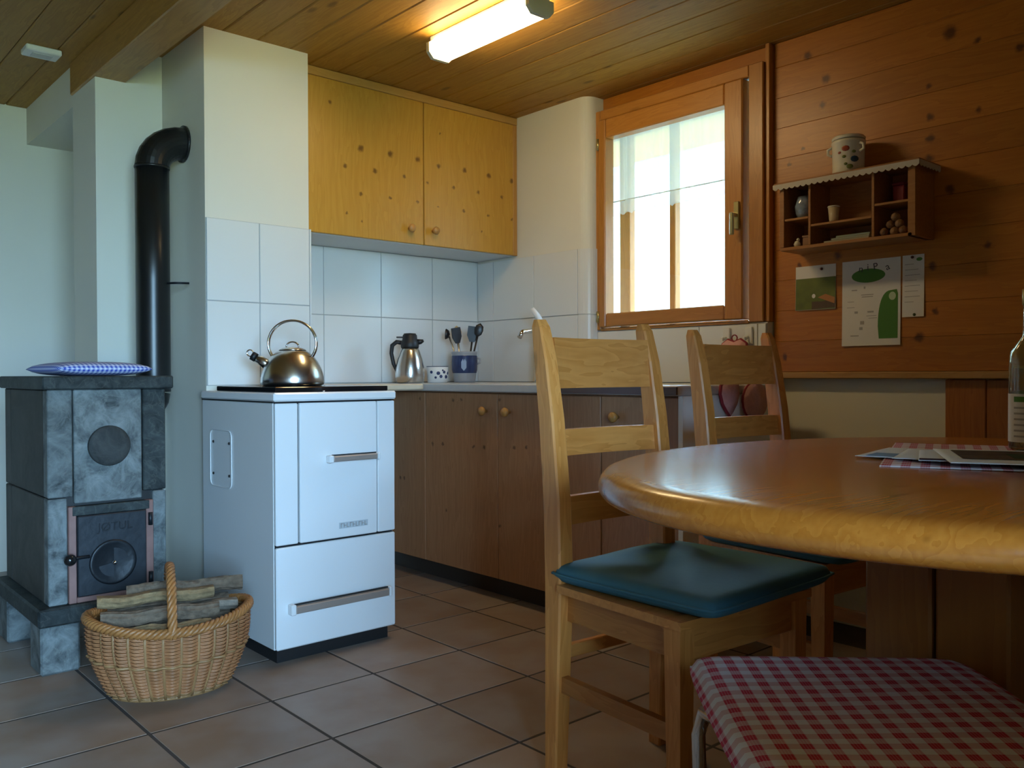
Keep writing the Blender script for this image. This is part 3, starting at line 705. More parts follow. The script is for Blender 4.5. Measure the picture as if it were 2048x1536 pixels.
# stove pipe
sp = thing('stove_pipe', 'black metal stove pipe bending into the chimney', 'pipe', (1.122, 3.24, 0.8))
px, py, pr_ = 1.122, 3.24, 0.059
vp = [(px, py, 0.84 + q * 0.02) for q in range(0, 2)] + [(px, py, 1.25), (px, py, 1.655)]
MB().tube(vp, pr_, 28).build('straight_section', PIPEM, sp)
eb = []
for q in range(8):
    a = PI / 2 * q / 7; eb.append((px + 0.115 - 0.115 * math.cos(a), py, 1.656 + 0.105 * math.sin(a)))
MB().tube(eb[:-1] + [(1.2385, py, 1.761)], pr_ + 0.001, 28, smooth=False).build('elbow', PIPEM, sp)
MB().tube([(1.0312, py, 0.768), (1.05, py, 0.769), (1.08, py, 0.776), (1.105, py, 0.795), (1.118, py, 0.818), (px, py, 0.841)], 0.0575, 24).build('lower_elbow', PIPEM, sp)
MB().lathe([(pr_ + 0.002, 0), (pr_ + 0.003, 0.004), (pr_ + 0.002, 0.008)], 28, (px, py, 1.652)).build('seam_ring', PIPEM, sp)
MB().lathe([(0.055, -0.001), (0.068, 0), (0.068, 0.008), (0.055, 0.0081)], 28, M=Matrix.Translation((1.231, py, 1.761)) @ Matrix.Rotation(PI / 2, 4, 'Y')).build('wall_collar', PIPEM, sp)
dm = MB(); dm.tube([(px + 0.035, py - 0.045, 1.235), (px + 0.055, py - 0.075, 1.235), (px + 0.10, py - 0.085, 1.236)], 0.004, 8); dm.build('damper_handle', IRONR, sp)
# blue checked pillow on the stone stove
pb = MB().pad(0.30, 0.30, 0.30, 0.046, 16, e=2.6).build('checked_pillow', BLUE_G)
pb.location = (0.845, 3.03, 0.8985); pb.rotation_euler = (0, 0, math.radians(6))
tag(pb, 'flat blue and white checked pillow on the stone stove top', 'pillow')

# ------------------------------------------------------------------ log basket
bk = thing('log_basket', 'oval wicker basket with arched handle holding firewood', 'basket', (0.912, 2.515, 0.0), math.radians(-18))
def bprof(t):   # t 0 bottom .. 1 rim -> (a, b)
    s = math.sin(min(1, t * 1.15) * PI / 2)
    return 0.158 + 0.056 * s, 0.110 + 0.042 * s
def rimz(th): return 0.195 + 0.030 * math.cos(th) ** 2
nst = 28
sk = MB(); sk2 = MB()
for k in range(nst):
    th = 2 * PI * (k + 0.5) / nst; pts = []  # stakes sit in the hollows of the weave
    for q in range(9):
        t = q / 8; a, b_ = bprof(t); pts.append(((a - 0.0055) * math.cos(th), (b_ - 0.0055) * math.sin(th), 0.006 + (rimz(th) - 0.01) * t))
    sk.tube(pts, 0.0052, 6)
tag(sk.build('stakes', RATTAN, bk, local=True), None, None, None, 'stuff')
rows = 38; npt = nst * 5
wv = [MB(), MB()]
for r in range(rows):
    t = (r + 0.5) / rows; a, b_ = bprof(t); ph = 0.0; pts = []
    for i in range(npt):
        th = 2 * PI * i / npt
        o = 0.0058 * math.cos(th * nst + ph) + (0.004 if r == 20 else 0) + 0.0020 * (-1) ** r * math.cos(th * nst / 2)
        pts.append(((a + o) * math.cos(th), (b_ + o) * math.sin(th), 0.008 + (rimz(th) - 0.016) * t))
    wv[0 if r != 20 and r > 1 else 1].tube(pts, 0.0024 if r != 20 else 0.0045, 5, closed=True)
tag(wv[0].build('weave', RATTAN_L, bk, local=True), None, None, None, 'stuff')
tag(wv[1].build('weave_bands', RATTAN, bk, local=True), None, None, None, 'stuff')
lin = MB(); rings = []
for q in range(9):
    t = q / 8; a, b_ = bprof(t); rings.append([((a - 0.013) * math.cos(2 * PI * i / 40), (b_ - 0.013) * math.sin(2 * PI * i / 40), 0.006 + (rimz(2 * PI * i / 40) - 0.012) * t) for i in range(40)])
lin.ring_skin(rings, cap=False)
lin.build('inner_wall', plain('wicker_inside', (0.20, 0.11, 0.045), 0.7, var=0.4, vscale=60), bk, local=True)
MB().lathe([(0.0, 0.002), (1.0, 0.002), (1.0, 0.009), (0.0, 0.009)], 40, M=Matrix.Diagonal((0.156, 0.108, 1, 1))).build('bottom', RATTAN, bk, local=True)
rb = MB()
for s_ in range(4):
    pts = []
    for i in range(160):
        th = 2 * PI * i / 160; a, b_ = bprof(1.0); tw = th * 22 + s_ * PI / 2
        o = 0.009 * math.cos(tw); pts.append(((a + 0.003 + o) * math.cos(th), (b_ + 0.003 + o) * math.sin(th), rimz(th) + 0.004 + 0.009 * math.sin(tw)))
    rb.tube(pts, 0.0062, 6, closed=True)
rb.build('rim', RATTAN_D, bk, local=True)
hd = MB()
def arch(q): # q 0..1 across y
    a = PI * q; return Vector((0.0, 0.157 * math.cos(a), 0.185 + 0.165 * math.sin(a) ** 0.8))
for s_ in range(4):
    pts = []
    for i in range(91):
        q = i / 90; p = arch(q); p1 = arch(min(1, q + 0.01)); p0_ = arch(max(0, q - 0.01)); t = (p1 - p0_).normalized()
        nrm = Vector((1, 0, 0)); bi = t.cross(nrm); tw = q * 40 + s_ * PI / 2
        pts.append(p + nrm * 0.0075 * math.cos(tw) + bi * 0.006 * math.sin(tw))
    hd.tube(pts, 0.0062, 6)
hd.build('handle', RATTAN_D, bk, local=True)
# firewood, each log a thing of its own
def make_log(L, r, seed, flatside):
    rnd = random.Random(seed); b = MB(); rings = []; n = 20
    offs = [0.93 + rnd.uniform(-0.13, 0.10) for _ in range(n)]
    for i in range(21):
        x_ = -L / 2 + L * i / 20; ring = []
        cy = 0.003 * math.sin(i * 0.7 + seed); cz = 0.003 * math.cos(i * 0.5 + seed)
        for k in range(n):
            a = 2 * PI * k / n; rr = r * offs[k] * (1 + rnd.uniform(-0.06, 0.05)) * (1 + 0.05 * math.sin(i * 0.45 + seed))
            zz = rr * math.sin(a)
            if flatside and zz > r * 0.35: zz = r * 0.35 + (zz - r * 0.35) * 0.15
            ring.append((x_, cy + rr * math.cos(a), cz + zz))
        rings.append(ring)
    b.ring_skin(rings, cap=False, smooth=False)
    b.mi = 1
    for ring, fl_ in ((rings[0], True), (rings[-1], False)):
        vs = [b.bm.verts.new(p) for p in ring]; b._f(vs[::-1] if fl_ else vs)
    return b
Rb = Matrix.Rotation(math.radians(-18), 3, 'Z')
logs = [  # local x, y, z, length, radius, label
    (-0.035, 0.003, 0.268, 0.31, 0.0235, BARK3, 'topmost log of the firewood pile, left of the basket handle'),
    (0.045, 0.056, 0.270, 0.32, 0.0235, BARK, 'dark log at the back of the pile, its right end over the rim'),
    (-0.025, -0.048, 0.227, 0.31, 0.0225, BARK, 'grey log in the second layer of the basket, front side'),
    (0.02, 0.001, 0.225, 0.33, 0.0225, BARK2, 'log with pale cut end at right in the second layer of the basket'),
    (0.0, 0.056, 0.226, 0.33, 0.0225, BARK, 'log under the backmost top log in the basket'),
    (-0.015, -0.082, 0.184, 0.24, 0.0225, BARK3, 'log with yellowish cut end just behind the front rim of the basket'),
    (0.03, -0.031, 0.182, 0.33, 0.0225, BARK2, 'pale barked log in the third layer of the basket'),
    (0.0, 0.024, 0.182, 0.33, 0.0235, BARK, 'log hidden in the middle of the basket pile'),
    (0.0, 0.080, 0.184, 0.31, 0.0235, BARK, 'log against the back wall of the basket'),
    (0.0, -0.066, 0.126, 0.24, 0.031, BARK, 'thick log low at the front inside the basket'),
    (0.0, 0.0, 0.125, 0.28, 0.031, BARK2, 'thick log low in the middle of the basket'),
    (0.0, 0.066, 0.126, 0.24, 0.031, BARK, 'thick log low at the back inside the basket'),
    (0.0, -0.040, 0.054, 0.22, 0.038, BARK, 'bottom log at the front of the basket'),
    (0.0, 0.042, 0.054, 0.22, 0.038, BARK2, 'bottom log at the back of the basket')]
for k, (lx, ly, lz, L, r, bmat, lab) in enumerate(logs):
    o = make_log(L, r, k * 3 + 1, k % 3 == 0).build('firewood_log', [bmat, CUT])
    o.location = Vector((0.912, 2.515, 0)) + Rb @ Vector((lx, ly, lz - r)); o.rotation_euler = (0, 0, math.radians(-18 + (3, -1, 2, 4, 0, 3, 1, 2)[k % 8]))
    tag(o, lab, 'log', 'firewood in the basket')

# ------------------------------------------------------------------ on the hob and worktop
RZ = math.radians(-41.5)
kt = thing('kettle', 'shiny steel whistling kettle with hoop handle on the black hob', 'kettle', (1.425, 2.755, 0.8625), RZ)
MB().lathe([(0.0, 0.0), (0.098, 0.0), (0.106, 0.004), (0.108, 0.012), (0.107, 0.028), (0.103, 0.045), (0.096, 0.064), (0.086, 0.083), (0.073, 0.101), (0.058, 0.115), (0.046, 0.122)], 48).build('body', STEEL, kt, local=True)
ld = MB().lathe([(0.047, 0.1225), (0.044, 0.126), (0.03, 0.132), (0.0, 0.135)], 36).build('lid', STEEL, kt, local=True)
MB().tube([(0.022 * math.cos(a), 0, 0.134 + 0.018 * math.sin(a)) for a in [PI * q / 12 for q in range(13)]], 0.003, 8).build('lid_grip', CHROME, kt, local=True)
MB().tube([(-0.070, 0, 0.060), (-0.105, 0, 0.085), (-0.128, 0, 0.098)], [0.02, 0.017, 0.014], 16).build('spout', STEEL, kt, local=True)
wh = MB(); wh.tube([(-0.126, 0, 0.097), (-0.140, 0, 0.105)], 0.0155, 16); wh.build('whistle', BLACK, kt, local=True)
MB().tube([(-0.147 + 0.011 * math.cos(a), 0, 0.114 + 0.011 * math.sin(a)) for a in [2 * PI * q / 16 for q in range(16)]], 0.0025, 6, closed=True).build('whistle_ring', CHROME, kt, local=True)
for s_ in (-1, 1):
    MB().tube([(0.083 * math.cos(a), s_ * 0.006, 0.146 + 0.080 * math.sin(a)) for a in [math.radians(-40 + 260 * q / 30) for q in range(31)]], 0.0042, 8).build('handle', CHROME, kt, local=True)

tj = thing('thermos_jug', 'steel vacuum jug with black lid and handle on the worktop', 'jug', (2.255, 3.24, 0.8602), RZ)
tj.location.z = 0.8612
MB().lathe([(0.0, 0.0), (0.055, 0.0), (0.062, 0.006), (0.066, 0.03), (0.064, 0.07), (0.056, 0.11), (0.044, 0.145), (0.037, 0.16)], 40).build('body', STEEL, tj, local=True)
MB().lathe([(0.039, 0.158), (0.041, 0.165), (0.041, 0.185), (0.034, 0.195), (0.032, 0.215), (0.026, 0.224), (0.0, 0.226)], 32).build('lid', BLACK, tj, local=True)
e = MB(); e.tube([(0.03, 0, 0.185), (0.05, 0, 0.187), (0.062, 0, 0.192)], [0.014, 0.011, 0.006], 12); e.build('pouring_lip', BLACK, tj, local=True)
MB().tube([(-0.035, 0, 0.182), (-0.060, 0, 0.186), (-0.080, 0, 0.170), (-0.084, 0, 0.135), (-0.075, 0, 0.09), (-0.060, 0, 0.055)], [0.010, 0.010, 0.010, 0.009, 0.009, 0.007], 10).build('handle', BLACK, tj, local=True)
MB().box(-0.060, -0.02, -0.008, 0.008, 0.204, 0.210, 0.001).build('thumb_lever', BLACK, tj, local=True)

mg = thing('mug', 'low white cup with blue flower print beside the jug', 'cup', (2.405, 3.235, 0.861), RZ)
MB().lathe([(0.0, 0.0), (0.042, 0.0), (0.046, 0.004), (0.048, 0.04), (0.050, 0.076), (0.048, 0.0765), (0.045, 0.04), (0.042, 0.008), (0.0, 0.007)], 36).build('bowl', WHITE_PL, mg, local=True)
MB().lathe([(0.0505, 0.0735), (0.0515, 0.0755), (0.0505, 0.0775), (0.048, 0.0775)], 36).build('rim_line', plain('grey_rim', (0.15, 0.16, 0.2), 0.3), mg, local=True)
pt = MB()
for a, zz, rr in ((-80, .045, .009), (-65, .03, .008), (-45, .05, .008), (-30, .028, .009), (-95, .025, .006), (-10, .045, .008), (-120, .05, .008), (-55, .058, .005)):
    an = math.radians(a); Mx = Matrix.Rotation(an, 4, 'Z') @ Matrix.Translation((0.0475, 0, zz)) @ Matrix.Rotation(PI / 2, 4, 'Y')
    pt.lathe([(rr, 0), (rr * 0.8, 0.0025), (0, 0.003)], 8, M=Mx)
pt.build('flower_print', BLUE_C, mg, local=True)

ck = thing('utensil_crock', 'grey stoneware crock with cobalt blue pattern in the worktop corner', 'crock', (2.585, 3.26, 0.861), RZ)
MB().lathe([(0.0, 0.0), (0.050, 0.0), (0.052, 0.01), (0.055, 0.03), (0.060, 0.09), (0.060, 0.135), (0.063, 0.140), (0.063, 0.148), (0.057, 0.148), (0.055, 0.12), (0.049, 0.02), (0.0, 0.015)], 36).build('pot', STONEWARE, ck, local=True)
MB().lathe([(0.058, 0.045), (0.0615, 0.06), (0.0625, 0.10), (0.0615, 0.125), (0.060, 0.128)], 36, cap=False).build('blue_band', BLUE_C, ck, local=True)
hp = MB(); hp.tube([(0.056, 0, 0.12), (0.075, 0, 0.112), (0.075, 0, 0.095), (0.057, 0, 0.088)], 0.005, 8); hp.build('lug', STONEWARE, ck, local=True)
hr = MB(); hr.prism([(-0.012, 0.07), (0.0, 0.055), (0.012, 0.07), (0.012, 0.098), (0.004, 0.112), (0.0, 0.1), (-0.004, 0.112), (-0.012, 0.098)], 1, -0.066, -0.061); hr.build('motif', plain('pale_blue_motif', (0.30, 0.38, 0.55), 0.3), ck, local=True)
def utensil(name, label, off, tilt, yaw, L, headf, mats):
    t = thing(name, label, 'utensil', (ck.location.x + off[0], ck.location.y + off[1], 0.861 + 0.03), 0, 'utensils in the crock')
    t.rotation_euler = (0, math.radians(tilt), math.radians(yaw))
    MB().tube([(0, 0, 0), (0, 0, L)], 0.0045, 8).build('shaft', mats[0], t, local=True)
    headf(L).build('head', mats[1], t, local=True)
    return t
DKPL = plain('dark_nylon', (0.015, 0.015, 0.018), 0.35)
LWOOD = wood('utensil_wood', (0.55, 0.38, 0.18), (0.42, 0.26, 0.1), 'z', 0.5, 0)
def spat(L): return MB().prism([(-0.012, L), (0.012, L), (0.027, L + 0.03), (0.026, L + 0.075), (-0.026, L + 0.075), (-0.027, L + 0.03)], 1, -0.0025, 0.0025)
def spoon(L): return MB().lathe([(0.0, -0.035), (0.016, -0.02), (0.021, 0.0), (0.018, 0.02), (0.0, 0.034)], 18, M=Matrix.Translation((0, 0, L + 0.03)) @ Matrix.Diagonal((1, 0.25, 1, 1)))
def ladle(L): return MB().lathe([(0.0, -0.02), (0.018, -0.014), (0.026, 0.0), (0.024, 0.003), (0.0, -0.01)], 18, M=Matrix.Translation((0.012, 0, L + 0.015)) @ Matrix.Rotation(1.2, 4, 'Y'))
cr = lambda a: (0.03 * math.cos(a), 0.03 * math.sin(a))
VL = math.degrees(math.atan2(0.663, -0.7485)); VR = VL + 180
utensil('ladle', 'dark nylon ladle leaning left in the blue crock', (-0.01, 0.01), 17, VL, 0.20, ladle, (STEEL, DKPL))
utensil('wooden_spoon', 'short pale wooden spoon in the blue crock', (0.0, 0.02), 6, VL, 0.18, spoon, (LWOOD, LWOOD))
utensil('spatula', 'wide dark nylon spatula standing upright in the blue crock', (0.012, -0.01), 7, VR, 0.165, spat, (DKPL, DKPL))
utensil('serving_spoon', 'dark spoon leaning right in the blue crock', (0.0, -0.03), 13, VR, 0.195, spoon, (DKPL, DKPL))
utensil('turner', 'dark turner with steel shaft leaning back in the blue crock', (0.0, 0.015), 10, VL + 40, 0.16, spat, (STEEL, DKPL))

tp = thing('mixer_tap', 'chrome mixer tap with white lever behind the nearest chair', 'tap', (2.70, 2.85, 0.861))
tpb = MB(); tpb.lathe([(0.028, 0), (0.028, 0.01), (0.018, 0.02), (0.017, 0.20), (0.021, 0.21), (0.021, 0.262), (0.012, 0.27), (0, 0.27)], 24); tpb.build('column', CHROME, tp, local=True)
MB().tube([(0, 0, 0.22), (-0.05, -0.01, 0.235), (-0.13, -0.02, 0.225), (-0.15, -0.022, 0.20)], 0.011, 12).build('spout', CHROME, tp, local=True)
MB().tube([(0, 0, 0.271), (-0.012, 0.008, 0.30), (-0.035, 0.02, 0.335)], [0.016, 0.014, 0.010], 14).build('lever', WHITE_PL, tp, local=True)

# hooks with a pot holder on the tiles, pot holders on the cabinet end
for yv, lab in ((1.985, 'white wall hook on the tiles under the window, nearer the corner'), (1.885, 'white wall hook on the tiles under the window, nearer the boards')):
    hk = thing('wall_hook', lab, 'hook', (2.88, yv, 1.0), 0, 'hooks under the window')
    MB().box(2.877, 2.8865, yv - 0.017, yv + 0.017, 1.012, 1.078, 0.003).build('plate', WHITE_PL, hk)
    MB().tube([(2.877, yv, 1.04), (2.858, yv, 1.03), (2.852, yv, 1.04)], 0.005, 8).build('peg', WHITE_PL, hk)
def pot_holder(name, label, cat, pts, place, rim=0.006):
    t = thing(name, label, cat, place.to_translation(), 0, 'quilted pot holders')
    loc0 = Matrix.Translation(-place.to_translation()) @ place
    b = MB(); n = len(pts)
    for sgn in (1,):
        A = [b.bm.verts.new(loc0 @ Vector((p[0], 0.0, p[1]))) for p in pts]; B = [b.bm.verts.new(loc0 @ Vector((p[0], -0.014, p[1]))) for p in pts]
        cA = b.bm.verts.new(loc0 @ Vector((sum(p[0] for p in pts) / n, 0.0, sum(p[1] for p in pts) / n))); cB = b.bm.verts.new(loc0 @ Vector((sum(p[0] for p in pts) / n, -0.022, sum(p[1] for p in pts) / n)))
        for i in range(n):
            j = (i + 1) % n; b._f([A[i], A[j], B[j], B[i]], True); b._f([A[j], A[i], cA], True); b._f([B[i], B[j], cB], True)
    b.build('quilted_pad', PINK, t, local=True)
    MB().tube([loc0 @ Vector((p[0], -0.007, p[1])) for p in pts], rim, 8, closed=True).build('binding', DRED, t, local=True)
    MB().tube([loc0 @ Vector((pts[0][0] + 0.012 * math.cos(a), -0.007, pts[0][1] + 0.016 + 0.012 * math.sin(a))) for a in [2 * PI * q / 14 for q in range(14)]], 0.0025, 6, closed=True).build('hanging_loop', DRED, t, local=True)
    return t
mitt = [(0.0, 0.08)] + [(0.075 * math.sin(a), 0.0 + 0.08 * math.cos(a)) for a in [2 * PI * q / 20 for q in range(1, 20)]]
heart = [(0.0, 0.06), (0.03, 0.07), (0.055, 0.055), (0.06, 0.02), (0.045, -0.02), (0.02, -0.05), (0.0, -0.07), (-0.02, -0.05), (-0.045, -0.02), (-0.06, 0.02), (-0.055, 0.055), (-0.03, 0.07)]
pot_holder('pot_holder', 'small pink heart-shaped pot holder on the cabinet end, left of two', 'pot holder', [(p[0] * 0.85, p[1] * 0.8) for p in heart], Matrix.Translation((2.465, 1.695, 0.815)))
pot_holder('pot_holder', 'larger round pink pot holder on the cabinet end, right of two', 'pot holder', [(p[0] * 0.95, p[1] * 0.8) for p in mitt], Matrix.Translation((2.615, 1.695, 0.805)), 0.004)
pot_holder('pot_holder', 'pink pot holder hanging from the white hooks under the window', 'pot holder', [(p[0] * 0.95, p[1]) for p in heart], Matrix.Translation((2.868, 1.935, 0.96)) @ Matrix.Rotation(-PI / 2, 4, 'Z'))

# ------------------------------------------------------------------ wall shelf with its things
ws = thing('wall_shelf', 'brown wooden compartment shelf with lace edging on the boarded wall', 'shelf', (2.86, 1.45, 1.335))
sx0, sx1 = 2.782, 2.929
MB().box(2.92, sx1, 1.215, 1.695, 1.336, 1.565).build('back_panel', SHELF_W, ws)
MB().box(2.772, sx1, 1.195, 1.712, 1.566, 1.578, 0.002).build('top_board', SHELF_W, ws)
MB().box(sx0, 2.9195, 1.222, 1.69, 1.336, 1.347, 0.001).build('bottom_board', SHELF_W, ws)
MB().box(sx0, 2.9195, 1.675, 1.692, 1.348, 1.565, 0.001).build('side_board', SHELF_W, ws)
MB().box(sx0, 2.9195, 1.212, 1.236, 1.336, 1.565, 0.001).build('side_board', SHELF_W, ws)
MB().box(sx0 + 0.003, 2.9195, 1.574, 1.583, 1.348, 1.565, 0.001).build('divider', SHELF_W, ws)
MB().box(sx0 + 0.003, 2.9195, 1.347, 1.356, 1.348, 1.565, 0.001).build('divider', SHELF_W, ws)
MB().box(sx0 + 0.003, 2.9195, 1.5835, 1.6745, 1.440, 1.448, 0.001).build('inner_shelf', SHELF_W, ws)
MB().box(sx0 + 0.003, 2.9195, 1.3565, 1.5735, 1.410, 1.418, 0.001).build('inner_shelf', SHELF_W, ws)
MB().box(sx0 + 0.003, 2.9195, 1.2365, 1.3465, 1.447, 1.455, 0.001).build('inner_shelf', SHELF_W, ws)
lb = MB(); n = 96
def lace_strip(b, p0, p1, nrm, n, per):
    T = []
    for i in range(n + 1):
        q = i / n; p = Vector(p0).lerp(Vector(p1), q); T.append((p, 0.014 + 0.007 * abs(math.sin(PI * i / per))))
    for k in (0, 1):
        o = Vector(nrm) * (0.0015 * k)
        A = [b.bm.verts.new(p + o) for p, d in T]; B = [b.bm.verts.new(p + o - Vector((0, 0, d))) for p, d in T]
        for i in range(n): b._f([A[i], A[i + 1], B[i + 1], B[i]])
lace_strip(lb, (2.7705, 1.712, 1.572), (2.7705, 1.195, 1.572), (-1, 0, 0), 96, 4)
lace_strip(lb, (2.771, 1.1945, 1.572), (2.928, 1.1945, 1.572), (0, -1, 0), 28, 4)
lb.build('lace_edging', plain('lace_cotton', (0.55, 0.50, 0.40), 0.9), ws)
# storage jar with flower print on top
jr = thing('ceramic_jar', 'cream ceramic jar with painted flowers on top of the wall shelf', 'jar', (2.848, 1.468, 1.5782))
MB().lathe([(0.0, 0.0), (0.050, 0.0), (0.053, 0.004), (0.052, 0.02), (0.053, 0.10), (0.056, 0.106), (0.056, 0.114), (0.050, 0.118)], 36).build('pot', CREAM, jr, local=True)
MB().lathe([(0.054, 0.1185), (0.055, 0.126), (0.05, 0.131), (0.0, 0.134)], 36).build('lid', CREAM, jr, local=True)
for s_ in (-1, 1):
    MB().tube([(-0.02, s_ * 0.05, 0.10), (-0.022, s_ * 0.064, 0.094), (-0.02, s_ * 0.064, 0.078), (-0.018, s_ * 0.05, 0.072)], 0.005, 8).build('lug_handle', CREAM, jr, local=True)
pc = {'red_flower': ((0.35, 0.07, 0.03), [(-0.35, .082, .013), (-0.75, .07, .006)]), 'blue_flower': ((0.03, 0.07, 0.11), [(-0.15 + 0.35, .045, .014)]), 'leaf_print': ((0.14, 0.17, 0.03), [(-0.1, .02, .011), (-0.45, .055, .007), (0.15, .07, .007), (-0.35, .03, .006)])}
for nm, (colr, spots) in pc.items():
    b = MB()
    for a, zz, rr in spots:
        an = PI + a + 0.65; Mx = Matrix.Rotation(an, 4, 'Z') @ Matrix.Translation((0.0515, 0, zz)) @ Matrix.Rotation(PI / 2, 4, 'Y')
        b.lathe([(rr, 0), (rr, 0.0015), (rr * 0.7, 0.003), (0, 0.0032)], 10, M=Mx @ Matrix.Diagonal((0.75, 1, 1, 1)))
    b.build(nm, plain(nm + '_paint', colr, 0.3), jr, local=True)
gj = thing('glazed_jug', 'small blue and white glazed jug in the left shelf compartment', 'jug', (2.84, 1.628, 1.4485))
MB().lathe([(0.0, 0), (0.022, 0), (0.03, 0.02), (0.034, 0.045), (0.026, 0.07), (0.024, 0.08), (0.021, 0.08), (0.0, 0.074)], 24).build('body', plain('blue_white_glaze', (0.22, 0.28, 0.36), 0.1, var=0.8, vscale=70), gj, local=True)
MB().tube([(-0.01, -0.026, 0.07), (-0.012, -0.04, 0.06), (-0.012, -0.042, 0.04), (-0.01, -0.032, 0.025)], 0.0035, 8).build('handle', CREAM, gj, local=True)
cp = thing('beaker', 'plain cream tapered beaker in the middle shelf compartment', 'beaker', (2.83, 1.512, 1.4185))
MB().lathe([(0.0, 0), (0.014, 0), (0.015, 0.01), (0.0195, 0.058), (0.017, 0.058), (0.013, 0.01), (0.0, 0.008)], 24).build('cup', plain('cream_beaker', (0.55, 0.43, 0.26), 0.4), cp, local=True)
MB().lathe([(0.0195, 0.054), (0.0212, 0.056), (0.0195, 0.059)], 24).build('lip', CREAM, cp, local=True)
rx = thing('red_tin', 'small dark red tin in the right shelf compartment', 'tin', (2.86, 1.293, 1.4555))
MB().box(2.84, 2.88, 1.274, 1.312, 1.4555, 1.515, 0.003).build('box', plain('dark_red_tin', (0.22, 0.008, 0.02), 0.4), rx)
MB().box(2.838, 2.882, 1.272, 1.314, 1.5155, 1.525, 0.003).build('lid', plain('dark_red_lid', (0.18, 0.01, 0.02), 0.4), rx)
for k, (dz, colr, sh_) in enumerate(((0, (0.36, 0.32, 0.22), 0), (1, (0.30, 0.33, 0.26), 0.012), (2, (0.24, 0.28, 0.22), 0.02))):
    o = MB().box(2.795 + 0.004 * k, 2.912, 1.37, 1.53 - sh_ * 2, 1.3475 + dz * 0.0072, 1.3475 + dz * 0.0072 + 0.007, 0.001).build('booklet', plain('booklet_cover', colr, 0.7))
    tag(o, ('bottom beige booklet', 'middle greenish booklet', 'top narrow green booklet')[k] + ' lying in the low middle shelf compartment', 'booklet', 'booklets in the shelf')
rn = random.Random(5)
nut_m = [plain('nutshell', (0.20, 0.09, 0.03), 0.6, var=0.4, vscale=90, bump=0.5), plain('pale_nutshell', (0.28, 0.15, 0.06), 0.6, var=0.4, vscale=90, bump=0.5)]
spots = [(2.81, 1.262, 0), (2.812, 1.292, 0), (2.808, 1.324, 0), (2.842, 1.275, 0), (2.842, 1.31, 0), (2.818, 1.278, 1), (2.82, 1.309, 1), (2.822, 1.293, 2)]
NM = [MB().lathe([(0.0, 0), (0.008, 0.002), (0.0135, 0.009), (0.0145, 0.014), (0.012, 0.022), (0.004, 0.028), (0, 0.029)], 14).mesh('walnut', m) for m in nut_m]
for k, (a, b_, lv) in enumerate(spots):
    o = bpy.data.objects.new('walnut', NM[k % 2]); C.objects.link(o); o.location = (a, b_, 1.3472 + lv * 0.024)
    tag(o, 'brown walnut in the heap in the lower right shelf compartment', 'nut', 'walnuts in the shelf')
bd = thing('wooden_bird', 'tiny pale wooden bird figure in the lower left shelf compartment', 'figurine', (2.82, 1.645, 1.3475))
MB().lathe([(0, 0), (0.010, 0.003), (0.013, 0.012), (0.008, 0.022), (0, 0.026)], 16).build('body', CREAM, bd, local=True)
MB().lathe([(0, 0), (0.006, 0.004), (0.006, 0.009), (0, 0.013)], 12, (-0.004, -0.006, 0.021)).build('head', CREAM, bd, local=True)
bx = thing('matchbox', 'small brown box in the lower left shelf compartment', 'box', (2.835, 1.605, 1.3475))
MB().box(2.815, 2.855, 1.590, 1.622, 1.3475, 1.38, 0.002).build('tray', plain('brown_card', (0.26, 0.14, 0.07), 0.7), bx)
MB().box(2.814, 2.856, 1.589, 1.623, 1.3805, 1.387, 0.001).build('lid', plain('brown_card_lid', (0.30, 0.17, 0.09), 0.7), bx)

# ------------------------------------------------------------------ notices on the boarded wall
def sheet(name, label, cat, y0, y1, z0, z1, mat=WHITE_P):
    t = thing(name, label, cat, (2.928, (y0 + y1) / 2, z0))
    b = MB(); n = 8; A = []
    for i in range(n + 1):   # slightly curled paper
        zz = z0 + (z1 - z0) * i / n; cx = 2.9285 - 0.004 * (1 - i / n) ** 2
        A.append([b.bm.verts.new((cx, y1, zz)), b.bm.verts.new((cx, y0, zz)), b.bm.verts.new((cx + 0.0006, y0, zz)), b.bm.verts.new((cx + 0.0006, y1, zz))])
    for i in range(n):
        for k in range(4): b._f([A[i][k], A[i][(k + 1) % 4], A[i + 1][(k + 1) % 4], A[i + 1][k]])
    b._f(A[0]); b._f(A[-1][::-1])
    b.build('paper', mat, t)
    return t
def printed(t, name, poly, mat, z0, z1, lift=0.0004):
    b = MB()
    def P(y, zz):
        i = (zz - z0) / (z1 - z0); return (2.9285 - 0.004 * (1 - i) ** 2 - lift, y, zz)
    vs = [b.bm.verts.new(P(*p)) for p in poly]; v2 = [b.bm.verts.new((v.co.x + 0.0003, v.co.y, v.co.z)) for v in vs]
    b._f(vs); b._f(v2[::-1])
    for i in range(len(vs)): b._f([vs[i], vs[(i + 1) % len(vs)], v2[(i + 1) % len(vs)], v2[i]])
    return b.build(name, mat, t)
def ell(cy, cz, a, b_, n=28): return [(cy + a * math.cos(2 * PI * q / n), cz + b_ * math.sin(2 * PI * q / n)) for q in range(n)]
def rect(y0, y1, z0, z1): return [(y0, z0), (y1, z0), (y1, z1), (y0, z1)]
def pin(t, y, zz, mat):
    MB().lathe([(0.002, 0), (0.005, 0.002), (0.005, 0.005), (0.0, 0.007)], 12, M=Matrix.Translation((2.9282, y, zz)) @ Matrix.Rotation(-PI / 2, 4, 'Y')).build('pin', mat, t)
PINM = plain('dark_pin', (0.05, 0.005, 0.01), 0.3)
c1 = sheet('postcard', 'small green photo card pinned left of the white notices', 'card', 1.556, 1.714, 1.131, 1.292)
Z = (1.131, 1.292)
printed(c1, 'green_photo', rect(1.557, 1.713, 1.132, 1.247), plain('meadow_print', (0.12, 0.15, 0.015), 0.5, var=0.5, vscale=25), *Z)
